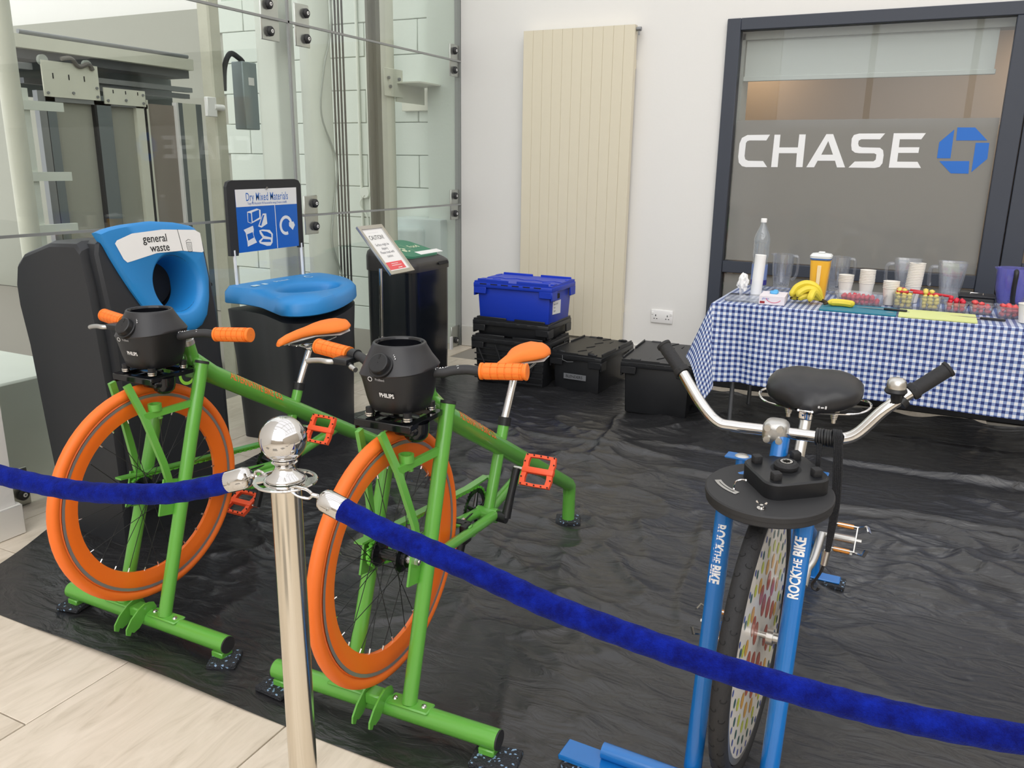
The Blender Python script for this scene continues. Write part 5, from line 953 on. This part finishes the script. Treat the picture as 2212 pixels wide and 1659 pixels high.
def blender_base(label, X):
    p = thing('blender', label, 'blender', X @ T(.004, .128, .829))
    def ring(rx, ry, z, e, dz=0):
        out = []
        for j in range(40):
            a = 2*PI*j/40; c_, s_ = math.cos(a), math.sin(a); k = (abs(c_)**e+abs(s_)**e)**(-1/e); out.append((rx*k*c_, ry*k*s_, z+dz*(c_*.7+s_*.3)))
        return out
    M().loft([ring(.060, .062, .018, 2.6), ring(.070, .072, .023, 2.7), ring(.078, .080, .055, 2.8), ring(.088, .090, .10, 2.7), ring(.0915, .093, .119, 2.7, .012)]).build('body', K['black'], p, ang=50)
    M().loft([ring(.0915, .093, .1185, 2.7, .012), ring(.0935, .095, .122, 2.7, .012), ring(.092, .093, .127, 2.6, .012), ring(.079, .080, .156, 2.3, .002), ring(.0685, .0685, .182, 2.0), ring(.067, .067, .187, 2.0), ring(.0645, .0645, .1895, 2.0), ring(.0615, .0615, .1895, 2.0), ring(.060, .060, .187, 2.0)], cap=(False, False)).build('collar', mat('blender_matte', (42, 42, 45), .45), p, ang=50)
    M().lathe([(.060, .187), (.0585, .183), (.0565, .183), (.0555, .165), (.001, .160)], 40).lathe([(.001, .164), (.014, .164), (.016, .161)], 12).build('jug_seat', K['blackg'], p)
    A = axis((0, -.084, .144), (0, -.80, .60)); k = M().lathe([(.032, -.006), (.032, .003), (.030, .005), (.027, .005), (.0255, .018), (.023, .020), (.001, .020)], 28, 0, A).build('control_knob', K['black'], p, ang=35)
    M().box(-.002, .002, .010, .022, .0200, .0206, 0, A).build('pointer', K['blackg'], k, smooth=False)
    q = M()
    for j, a in enumerate(np.linspace(.55, 1.35, 6)): q.cyl((.040*math.cos(a), .040*math.sin(a), .0035), (.040*math.cos(a), .040*math.sin(a), .0042), .0016, n=6, X=A)
    q.build('speed_marks', K['ink'], p)
    text('lettering', 'PHILIPS', .0165, K['ink'], p, mx3((.014, -.0855, .070), (1, 0, 0), (0, -.28, 1)), .0004, .8)
    text('lettering', 'ProBlend', .009, mat('dim_ink', (160, 160, 162), .6), p, mx3((.0, -.0936, .110), (1, 0, 0), (0, -.2, 1)), .0002, .8)
    M().lathe([(.005, 0), (.0062, 0), (.0062, .0006), (.005, .0006)], 16, 0, mx3((-.028, -.0931, .110), (1, 0, 0), (0, -.2, 1)), closed=True).build('badge', K['ink'], p)
    for x, y in ((-.055, -.058), (.055, -.058), (.055, .058), (-.055, .058)):
        f = M().cyl((x, y, .003), (x, y, .026), .011, n=12).build('foot', K['black'], p); M().lathe([(.001, .013), (.013, .013), (.013, .010), (.009, .009), (.013, .008), (.013, .004), (.001, .003)], 14, 0, T(x, y, 0)).build('nut', K['chrome'], f)
    q = M(); q.lathe([(.001, -.058), (.020, -.057), (.030, -.046), (.034, -.030), (.034, -.008)], 20, 0, T(.056, -.02, 0)); q.rbox(.02, .078, -.07, -.03, -.035, -.012, .008, 2); q.rbox(-.045, -.018, -.06, .05, -.03, -.008, .008, 2); q.build('motor_housing', K['blackg'], p, ang=50)
    text('lettering', 'MP1', .007, K['ink'], p, mx3((.050, -.0715, -.02), (1, 0, 0), (0, 0, 1)), .0002, .9)
blender_base('black blender base with control knob on the left green bike', XB1); blender_base('black blender base with control knob on the right green bike', XB2)

def rubber_mat(label, X, wd, dp, h=.016, grp='rubber mats under the bike feet'):
    simple('rubber_mat', label, 'rubber mat', M().rbox(-wd/2, wd/2, -dp/2, dp/2, 0, h, .003, 1), K['pad'], X=X)
rubber_mat('speckled rubber mat under the right foot of the left green bike', XB1 @ T(.345, -.01, .004) @ Rz(.5), .085, .085); rubber_mat('speckled rubber mat under the left foot of the left green bike', XB1 @ T(-.33, -.005, .004) @ Rz(.2), .085, .085)
rubber_mat('speckled rubber mat under the right foot of the right green bike', XB2 @ T(.35, -.012, .004) @ Rz(.15), .12, .085); rubber_mat('speckled rubber mat left foot of the right green bike, half behind the stanchion', XB2 @ T(-.335, -.012, .004) @ Rz(-.1), .10, .085)
rubber_mat('small speckled rubber mat under the rear foot of the right green bike', XB2 @ T(0, 1.412, .004) @ Rz(.35), .10, .085); rubber_mat('small speckled rubber mat under the rear foot of the left green bike', XB1 @ T(0, 1.412, .004) @ Rz(.1), .10, .085)

# ------------------------------------------------------------------ blue bike
XB3 = T(-.252, 1.601, 0) @ Rz(-.035)
def blue_bike():
    p = thing('blender_bike', 'blue blender bike with black round plate and dotted white wheel', 'exercise bike', XB3); Bm = K['blue']
    M().rbox(-.40, .40, .00, .07, .02, .035, .003, 1).build('front_foot_plate', Bm, p); M().cyl((-.30, .05, .052), (.30, .05, .052), .020, n=18).build('front_bar', Bm, p)
    for s_ in (-1, 1):
        M().tube([(s_*.086, .09, .06), (s_*.088, .215, .715)], .0215, 22).build('upright', Bm, p)
        M().tube([(s_*.088, .215, .715), (s_*.070, .26, .745), (s_*.02, .30, .755)], .016, 16).build('head_brace', Bm, p)
    sl = Vector((0, .125, .655)).normalized()
    for s_, dn in ((-1, True), (1, False)):
        ax_ = sl*(-1 if dn else 1); sd = Vector((1, -.15, 0)) if dn else Vector((-1, -.08, 0)); P0 = Vector((s_*.087, .1885 if dn else .1925, .572 if dn else .60))
        X = mx3(P0, ax_, sd); nz = Vector((X[0][2], X[1][2], X[2][2])); X = T(*(nz*.0223)) @ X
        for tx, off, sz, bo in (('ROCK', -.049, .034, .0011), ('THE', -.004, .026, .0006), ('BIKE', .039, .034, .0014)): text('lettering', tx, sz, K['ink'], p, X @ T(off, 0, 0), bo, .66, wrap=.0222)
    M().tube([(0, .285, .70), (0, .335, .838)], .0205, 20).build('head_tube', Bm, p)
    M().tube([(0, .31, .755), (0, .62, .555), (0, 1.27, .185), (0, 1.315, .15), (0, 1.322, .028)], .022, 20).build('main_beam', Bm, p)
    M().tube([(0, .585, .345), (0, .635, .665)], .019, 20).build('seat_tube', Bm, p)
    M().cyl((-.036, .585, .345), (.036, .585, .345), .024, n=20).build('bottom_bracket', Bm, p)
    for s_ in (-1, 1): M().tube([(s_*.03, .57, .345), (s_*.055, .40, .35), (s_*.075, .24, .36)], .014, 14).build('chain_stay', Bm, p)
    M().rbox(-.075, .095, 1.295, 1.35, .020, .028, .003, 1).build('rear_foot_plate', Bm, p)
    M().rbox(-.145, -.035, .405, .445, .737, .743, .002, 1).cyl((-.10, .425, .68), (-.10, .425, .738), .020, n=16).tube([(-.10, .425, .70), (-.05, .36, .70), (0, .32, .72)], .012, 10).build('side_bracket', Bm, p)
    M().lathe([(.001, .004), (.014, .003), (.018, 0)], 14, 0, T(-.105, .425, .743)).build('bracket_cap', K['steel'], p); M().rbox(.02, .105, .405, .435, .730, .736, .002, 1).build('side_tab', Bm, p)
    # stem and riser handlebar
    M().tube([(0, .335, .838), (-.004, .345, .85)], .022, 18).build('steerer_collar', K['alu'], p)
    st = M().rbox(-.045, .015, .314, .374, .818, .877, .020, 4); st.build('stem_clamp', K['alu'], p)
    for x in (-.029, -.001):
        for z in (.834, .862): M().cyl((x, .322, z), (x, .3085, z), .0080, n=14).build('bolt', K['steel'], p)
    hp = smoothpath([(-.262, .376, .955), (-.20, .352, .885), (-.155, .345, .847), (-.115, .345, .843), (-.05, .345, .845), (.05, .345, .848), (.115, .345, .851), (.16, .348, .868), (.21, .362, .93), (.262, .388, .975)], 6)
    M().tube([(-.315, .402, 1.003)]+hp+[(.318, .415, 1.022)], .0135, 18).build('handlebar', K['chrome'], p)
    for a_, b_ in (((-.262, .376, .955), (-.322, .405, 1.010)), ((.262, .388, .975), (.325, .418, 1.028))):
        a_ = Vector(a_); b_ = Vector(b_); d = b_-a_; Lg = d.length*1.02; A = axis(a_, d)
        g = M().lathe([(.0145, -.006), (.019, -.006), (.020, -.002), (.020, .006), (.0175, .008), (.0165, .012), (.0165, Lg-.008), (.0185, Lg-.006), (.0185, Lg), (.001, Lg+.001)], 24, 0, A).build('grip', K['rub'], p)
        for k in range(3): an = .6+k*2.1; M().cyl((.0185*math.cos(an), .0185*math.sin(an), 0), (.0205*math.cos(an), .0205*math.sin(an), 0), .003, n=8, X=A).build('collar_screw', K['dark'], g)
    be = M().cyl((.232, .362, .955), (.230, .35, .978), .012, n=12).lathe([(.001, .0), (.020, .001), (.024, .006), (.022, .012), (.001, .013)], 22, 0, T(.229, .345, .974)).tube([(.238, .372, .947), (.246, .378, .957)], .017, 14).build('bell_base', K['black'], p); M().lathe([(.0195, .012), (.0205, .016), (.020, .028), (.016, .034), (.008, .037), (.001, .0375)], 24, 0, T(.229, .345, .974)).build('bell', K['steel'], be)
    # seat post and wide sprung saddle
    M().cyl((0, .63, .655), (0, .715, .790), .0155, n=20).build('seat_post', K['steel'], p); M().cyl((0, .627, .65), (0, .637, .672), .0225, n=20).build('seat_clamp', K['blackm'], p)
    q = M(); q.rbox(-.018, .018, .69, .74, .782, .812, .005, 2)
    for s_ in (-1, 1): q.tube(smoothpath([(s_*.018, .68, .812), (s_*.022, .72, .80), (s_*.06, .75, .796), (s_*.125, .77, .80), (s_*.152, .82, .808), (s_*.140, .87, .812), (s_*.09, .89, .81)], 5), .0035, 8)
    q.build('saddle_rails', K['chrome'], p)
    for s_ in (-1, 1):
        q = M()
        for k in range(6): q.lathe([(.001, 0), (.016-.0015*k, .0), (.016-.0015*k, .0045), (.001, .0045)], 16, 0, T(s_*.062, .80, .796-k*.006))
        q.cyl((s_*.062, .80, .765), (s_*.062, .80, .755), .006, n=8); q.build('spring', K['steel'], p)
    rings = []
    for v, wd, z, h in ((.690, .012, .816, .012), (.694, .024, .818, .020), (.704, .034, .822, .026), (.716, .060, .828, .032), (.728, .092, .834, .038), (.745, .114, .838, .042), (.775, .127, .842, .045), (.81, .131, .845, .047), (.85, .128, .847, .046), (.885, .112, .848, .040), (.908, .08, .848, .030), (.918, .03, .846, .014)):
        r = []
        for j in range(28):
            a = 2*PI*j/28; ca, sa = math.cos(a), math.sin(a); x = wd*abs(ca)**.8*(1 if ca > 0 else -1); zz = h*abs(sa)**.8*(1 if sa > 0 else -.85)
            if sa > 0: zz -= h*.16*math.exp(-(x/.03)**2)*min(1, max(0, (v-.72)/.06))
            if .70 < v < .76: zz -= .010*math.exp(-((abs(x)-.036)/.012)**2)*(1 if sa > 0 else -.3)
            if sa < 0 and v > .72: zz += .010*math.exp(-(x/.03)**2)
            r.append((x, v, z+zz))
        rings.append(r)
    M().loft(rings).build('saddle', mat('saddle_vinyl', (32, 32, 35), .38), p, X=T(0, .79, .84) @ Rx(.06) @ T(0, -.79, -.84), ang=75)
    flat([rrect(.005, .008, .001, 1, -.009), rrect(.008, .005, .001, 1, 0, -.001), rrect(.005, .010, .001, 1, .009)]).build('saddle_mark', K['ink'], p, mx3((.040, .7035, .822), (1, .25, 0), (0, -.3, 1)), smooth=False)
    # turntable plate and blender socket, tilted a little towards the rider's front
    Y = T(.006, .205, .755) @ Rx(.075)
    tp = M().lathe([(.001, -.030), (.134, -.030), (.138, -.026), (.138, -.015), (.140, -.014), (.140, -.003), (.137, 0), (.001, 0)], 72, 0, Y).build('turntable', K['blackm'], p, ang=30)
    Z_ = Y @ T(.026, .038, 0) @ Rz(.66)
    sk = M(); s_ = .076; poly = rrect(2*s_, 2*s_, .032, 5)
    sk.loft([[(x, y, .0) for x, y in poly], [(x, y, .034) for x, y in poly], [(x*.955, y*.955, .038) for x, y in poly]], X=Z_); sk.build('blender_socket', K['black'], p, ang=35)
    for a in range(4):
        x, y = .067*math.cos(PI/4+a*PI/2), .067*math.sin(PI/4+a*PI/2); M().rbox(x-.0105, x+.0105, y-.0105, y+.0105, .036, .056, .004, 2, 0, Z_).build('rubber_post', K['rub'], p)
    M().lathe([(.034, .0383), (.001, .0383)], 24, 0, Z_).build('socket_well', K['dark'], p)
    M().lathe([(.024, .0385), (.027, .043), (.027, .049), (.022, .055), (.016, .056), (.0135, .053)], 28, 0, Z_).build('coupling_boot', K['rub'], p)
    q = M().lathe([(.0135, .053), (.0135, .0565), (.0098, .0565), (.0098, .050)], 20, 0, Z_)
    for k in range(8): q.box(.0078, .0102, -.0014, .0014, .050, .0562, 0, Z_ @ Rz(k*PI/4))
    q.build('spline_coupling', K['steel'], p)
    M().tube(smoothpath([(-.046, -.032, .024), (-.056, -.038, .026), (-.066, -.042, .020), (-.068, -.046, .005)], 5), .0018, 8, 0, Y).ball((-.046, -.032, .024), .0032, 0, 8, X=Y).ball((-.068, -.046, .005), .003, 0, 8, X=Y).build('wire_catch', K['chrome'], p)
    arc = [(-.03+.11*math.cos(t), .05+.11*math.sin(t)) for t in np.linspace(3.65, 4.35, 10)]
    bd = flat([stroke(arc, .015)]).build('maker_plate', K['alu'], p, Y @ T(.012, -.004, .0012), smooth=False)
    arc2 = [(-.03+.11*math.cos(t), .05+.11*math.sin(t)) for t in np.linspace(3.75, 4.25, 10)]
    flat([stroke(arc2, .0015)]).build('plate_print', K['bink'], bd, T(0, .001, .0006), smooth=False)
    wnX = Y @ T(.006, -.108, 0); q = M().lathe([(.001, .003), (.0095, .003), (.0095, 0)], 14, 0, wnX).cyl((0, 0, .003), (0, 0, .010), .004, n=10, X=wnX)
    for s_ in (-1, 1): q.add([wnX @ Vector(v) for v in ((s_*.003, -.0012, .004), (s_*.008, -.0012, .008), (s_*.012, -.0012, .017), (s_*.009, -.0012, .018), (s_*.003, -.0012, .010), (s_*.003, .0012, .004), (s_*.008, .0012, .008), (s_*.012, .0012, .017), (s_*.009, .0012, .018), (s_*.003, .0012, .010))], [(0, 1, 2, 3, 4), (9, 8, 7, 6, 5), (0, 5, 6, 1), (1, 6, 7, 2), (2, 7, 8, 3), (3, 8, 9, 4)])
    q.build('wing_nut', K['chrome'], p)
    # wheel
    hubp = (.235, .372); cw = T(0, *hubp) @ Ry(PI/2)
    rim = M().lathe([(.300, -.014), (.284, -.015), (.280, -.010), (.280, .010), (.284, .015), (.300, .014), (.302, 0)], 80, closed=True).build('wheel', K['alu'], p, cw)
    M().lathe([(.318+.0205*math.cos(a), .0205*math.sin(a)) for a in np.linspace(-2.45, 2.45, 22)], 96, closed=True).build('tire', K['rub'], rim, ang=50)
    tr = M()
    for k in range(44):
        a = 2*PI*k/44
        for s_ in (-1, 1):
            b_ = s_*(.55+.0*k); c0 = a+(PI/44 if s_ > 0 else 0)
            ringp = [(.3387-.0035*(1-math.cos(g*0)), 0) for g in range(1)]
            loop = []
            for j in range(9):
                g = PI*j/8*1.3-.3; lat = s_*(.0095+.0062*math.cos(g)); an = c0+.0150*math.sin(g); rr = .318+math.sqrt(max(1e-6, .0206**2-lat**2)); loop.append((rr*math.cos(an), rr*math.sin(an), lat))
            tr.tube(loop, .0011, 4)
    tr.build('tread_pattern', K['dark'], rim, smooth=False, kind='stuff')
    M().lathe([(.001, .014), (.05, .0140), (.14, .0145), (.285, .0150)], 72).lathe([(.001, -.014), (.05, -.014), (.14, -.0145), (.285, -.0150)], 72).build('wheel_disc', mat('disc_white', (236, 230, 218), .35, coat=.4), rim)
    cols = [('dot_brown', (186, 88, 62), .078, .027, 6), ('dot_red', (190, 92, 60), .130, .024, 10), ('dot_amber', (226, 168, 66), .176, .0185, 15), ('dot_yellow', (204, 212, 64), .214, .0145, 20), ('dot_teal', (38, 92, 88), .245, .0105, 26), ('dot_blue', (62, 82, 168), .271, .0078, 32)]
    for k, (nm, c_, r, rr, n) in enumerate(cols):
        q = M()
        for i in range(n):
            a = 2*PI*i/n+k*.31; x, y = r*math.cos(a), r*math.sin(a); hh = 0
            sl = -(.0055/.145); q.add([(x+rr*math.cos(t), y+rr*math.sin(t), np.interp(math.hypot(x+rr*math.cos(t), y+rr*math.sin(t)), (.001, .05, .14, .285), (.014, .014, .0145, .0150))+.0009) for t in np.linspace(0, 2*PI, 19)[:-1]], [tuple(range(18))])
        q.build('printed_dots', mat(nm, c_, .35, coat=.4), rim, smooth=False, kind='stuff')
    M().cyl((0, 0, -.075), (0, 0, .075), .008, n=14).cyl((0, 0, .030), (0, 0, .045), .020, n=18).cyl((0, 0, -.045), (0, 0, -.030), .020, n=18).cyl((0, 0, .045), (0, 0, .058), .013, n=16).build('hub', K['steel'], rim)
    # cranks and cage pedals
    for s_, e_ in ((1, (.725, .448)), (-1, (.445, .242))):
        B0 = (.585, .345); u0 = s_*.05; u1 = s_*.075; m_ = ((B0[0]+e_[0])/2, (B0[1]+e_[1])/2)
        M().cyl((s_*.036, *B0), (s_*.062, *B0), .013, n=14).tube(smoothpath([(u0+s_*.006, *B0), (u0+s_*.008, B0[0]*.7+e_[0]*.3, B0[1]*.7+e_[1]*.3), (u0+s_*.018, *m_), (u1, *e_)], 5), [.0135]*5+[.0115]*6+[.012]*5, 14).build('crank', K['alu'], p)
        X = T(s_*.135, *e_) @ Rx(.9)
        q = M(); q.cyl((-s_*.06, 0, 0), (s_*.045, 0, 0), .006, n=12).cyl((-s_*.028, 0, 0), (s_*.028, 0, 0), .011, n=14)
        for y in (-.036, .036):
            q.box(-.035, .032, y-.0015, y+.0015, -.010, .010)
            for k in range(5): q.box(-.032+k*.013, -.026+k*.013, y-.002 if y > 0 else y-.005, y+.005 if y > 0 else y+.002, -.012, -.009)
        for x in (-.034, .030): q.box(x-.0015, x+.0015, -.036, .036, -.008, .008)
        pd = q.build('pedal', K['steel'], p, X, smooth=False)
        for y in (-.036, .036): M().rbox(-.024, .020, y-.006, y+.006, -.006, .006, .002, 1).build('reflector', mat('amber_reflector', (232, 150, 60), .3), pd)
        M().tube([(s_*.030, -.036, 0), (s_*.055, -.042, .008), (s_*.062, -.025, .014)], 1, sq=(.008, .002)).tube([(s_*.030, .036, 0), (s_*.055, .042, .008), (s_*.062, .025, .014)], 1, sq=(.008, .002)).build('toe_stop', K['chrome'], pd)
    M().lathe([(.060, -.0015), (.078, -.0015), (.078, .0015), (.060, .0015)], 40, 0, T(-.05, .585, .345) @ Ry(PI/2), closed=True).build('chainring', K['black'], p)
    return p
bb3 = blue_bike()

rubber_mat('speckled rubber mat under the rear foot of the blue bike', XB3 @ T(.012, 1.322, .004), .20, .075); rubber_mat('speckled rubber mat under the front plate of the blue bike, left end', XB3 @ T(-.33, .035, .004), .12, .085); rubber_mat('speckled rubber mat under the front plate of the blue bike, right end', XB3 @ T(.33, .035, .004), .12, .085)
# bungee cord hanging from the blue bike's bar
p = thing('bungee_strap', 'black bungee strap wound round the blue bike handlebar with a hook hanging down', 'strap', XB3)
q = M()
for k in range(9):
    cx_ = .078+k*.0062; q.lathe([(.0175+.0035*math.cos(t), .0035*math.sin(t)) for t in np.linspace(0, 2*PI, 9)[:-1]], 18, 0, axis((cx_, .345, .8495), (1, 0, .05+.04*(k % 3))), closed=True)
q.build('wrap', K['black'], p)
for k in range(5):
    o_ = (k-2)*.004
    M().tube(smoothpath([(.118+o_, .358, .868), (.122+o_, .330, .872), (.127+o_, .322, .85), (.133+o_*1.0, .322, .78), (.137+o_*.9, .326, .70), (.134+o_*.7, .330, .62), (.132+o_*.4, .332, .575)], 5), .0026, 6).build('cord', mat('cord_black', (28, 29, 33), .75, bump=(400, .4)), p)
M().cyl((.131, .332, .578), (.127, .334, .540), .0078, n=14).build('ferrule', K['steel'], p)
M().tube(smoothpath([(.127, .334, .542), (.122, .334, .52), (.112, .334, .495), (.106, .334, .482), (.109, .334, .472), (.118, .334, .470), (.122, .334, .478)], 5), .0035, 8).build('hook', K['black'], p)
for k in range(3): M().tube(smoothpath([(.082+k*.004, .33, .84), (.086+k*.003, .325, .80), (.082+k*.003, .335, .77), (.068+k*.002, .35, .745)], 5), .0025, 6).build('cord', MATS['cord_black'], p)
M().tube([(.066+.008*math.cos(t), .35, .738+.008*math.sin(t)) for t in np.linspace(0, 2*PI, 13)[:-1]], .0013, 6, closed=True).build('ring', K['chrome'], p)

# ------------------------------------------------------------------ rope barrier
SX, SY = -.995, 1.087
p = thing('barrier_post', 'polished steel barrier post with a ball finial in the foreground', 'barrier post', T(SX, SY, 0))
M().cyl((0, 0, .02), (0, 0, .877), .0278, n=40).build('post', mat('polished_post', (222, 214, 200), .16, 1), p)
M().lathe([(.001, .002), (.15, .002), (.155, .008), (.15, .016), (.05, .030), (.030, .036)], 48).build('base', K['steel'], p)
M().lathe([(.0282, .868), (.0300, .870), (.0300, .877), (.0282, .879)], 36, closed=True).build('collar', K['chrome'], p)
pr = [(.001, .886), (.036, .886), (.0365, .889), (.034, .893), (.024, .899), (.0185, .907), (.0175, .913), (.020, .917), (.024, .920), (.0215, .922), (.0215, .925)]
M().lathe(pr, 40).ball((0, 0, .9630), .0428, 0, 48).build('finial', K['chrome'], p, ang=50)
n = 72; rs_ = []
q = M(); q.lathe([(.036, .881), (.0395, .881), (.0395, .885), (.036, .885)], 60, closed=True).lathe([(.052, .881), (.0575, .881), (.0585, .883), (.0575, .885), (.052, .885)], 60, closed=True)
for a in (0.35, 0.35+PI/2, .35+PI, .35+3*PI/2):
    lo = [(.039*math.cos(a+t), .039*math.sin(a+t), .881) for t in (-.35, -.12, .12, .35)]; hi = [(.0525*math.cos(a+t), .0525*math.sin(a+t), .881) for t in (.45, .15, -.15, -.45)]; pl_ = lo+hi
    q.add(pl_+[(x, y, .885) for x, y, z in pl_], [tuple(range(8)), tuple(range(15, 7, -1))]+[(i, (i+1) % 8, 8+(i+1) % 8, 8+i) for i in range(8)])
q.build('rope_ring', K['chrome'], p, ang=30)
def rope(label, path, capn, ringp):
    p = thing('velvet_rope', label, 'rope'); P = smoothpath(path, 8); r = .0208; full = M(); L = len(P)
    # velvet skin with slight lumps
    full.tube(P, [r*(1+.03*math.sin(i*1.7)) for i in range(L)], 28); full.build('rope', K['velvet'], p, ang=80)
    a = P[0]; d = (P[0]-P[2]).normalized(); A = axis(a-d*.004, d)
    M().lathe([(.0205, -.004), (.0215, 0), (.0215, .034), (.019, .042), (.013, .047), (.005, .049), (.004, .056), (.001, .056)], 32, 0, A).build('end_cap', K['chrome'], p, ang=40); M().lathe([(.001, .0012), (.0035, .001), (.004, 0)], 10, 0, axis(Vector(a)+d*.012+Vector((0, -.0213, 0)), (0, -1, 0))).build('rivet', K['steel'], p)
    e0 = Vector(a)+d*.050; e1 = Vector(ringp); h = e1-e0; sd = h.cross(Vector((0, 1, 0))).normalized()*.0085; q = M()
    q.tube(smoothpath([e0, e0+h*.15, e0+h*.3+sd, e0+h*.65+sd*1.1, e0+h*.95+sd*.4, e1, e0+h*.85-sd*.8, e0+h*.5-sd, e0+h*.3-sd*.6, e0+h*.18], 5), .0028, 8).cyl(e0-h*.1, e0+h*.2, .0042, n=10); q.build('snap_hook', K['chrome'], p)
rope('blue velvet rope running left from the post in front of the left bike', [(-1.124, 1.081, .859), (-1.186, 1.068, .838), (-1.269, 1.051, .816), (-1.355, 1.034, .805), (-1.443, 1.017, .797), (-1.533, 1.0, .797), (-1.624, .983, .803), (-1.72, .965, .815), (-1.9, .93, .86)], 1, (SX-.046, SY-.002, .883))
rope('blue velvet rope sweeping right from the post across the blue bike', [(-0.865,1.079,0.857),(-0.786,1.084,0.833),(-0.713,1.089,0.816),(-0.625,1.095,0.796),(-0.541,1.101,0.775),(-0.459,1.108,0.754),(-0.336,1.117,0.734),(-0.22,1.127,0.717),(-0.111,1.137,0.706),(-0.009,1.147,0.7),(0.088,1.157,0.698),(0.209,1.17,0.704),(0.307,1.182,0.715)], 1, (SX+.036, SY-.030, .883))
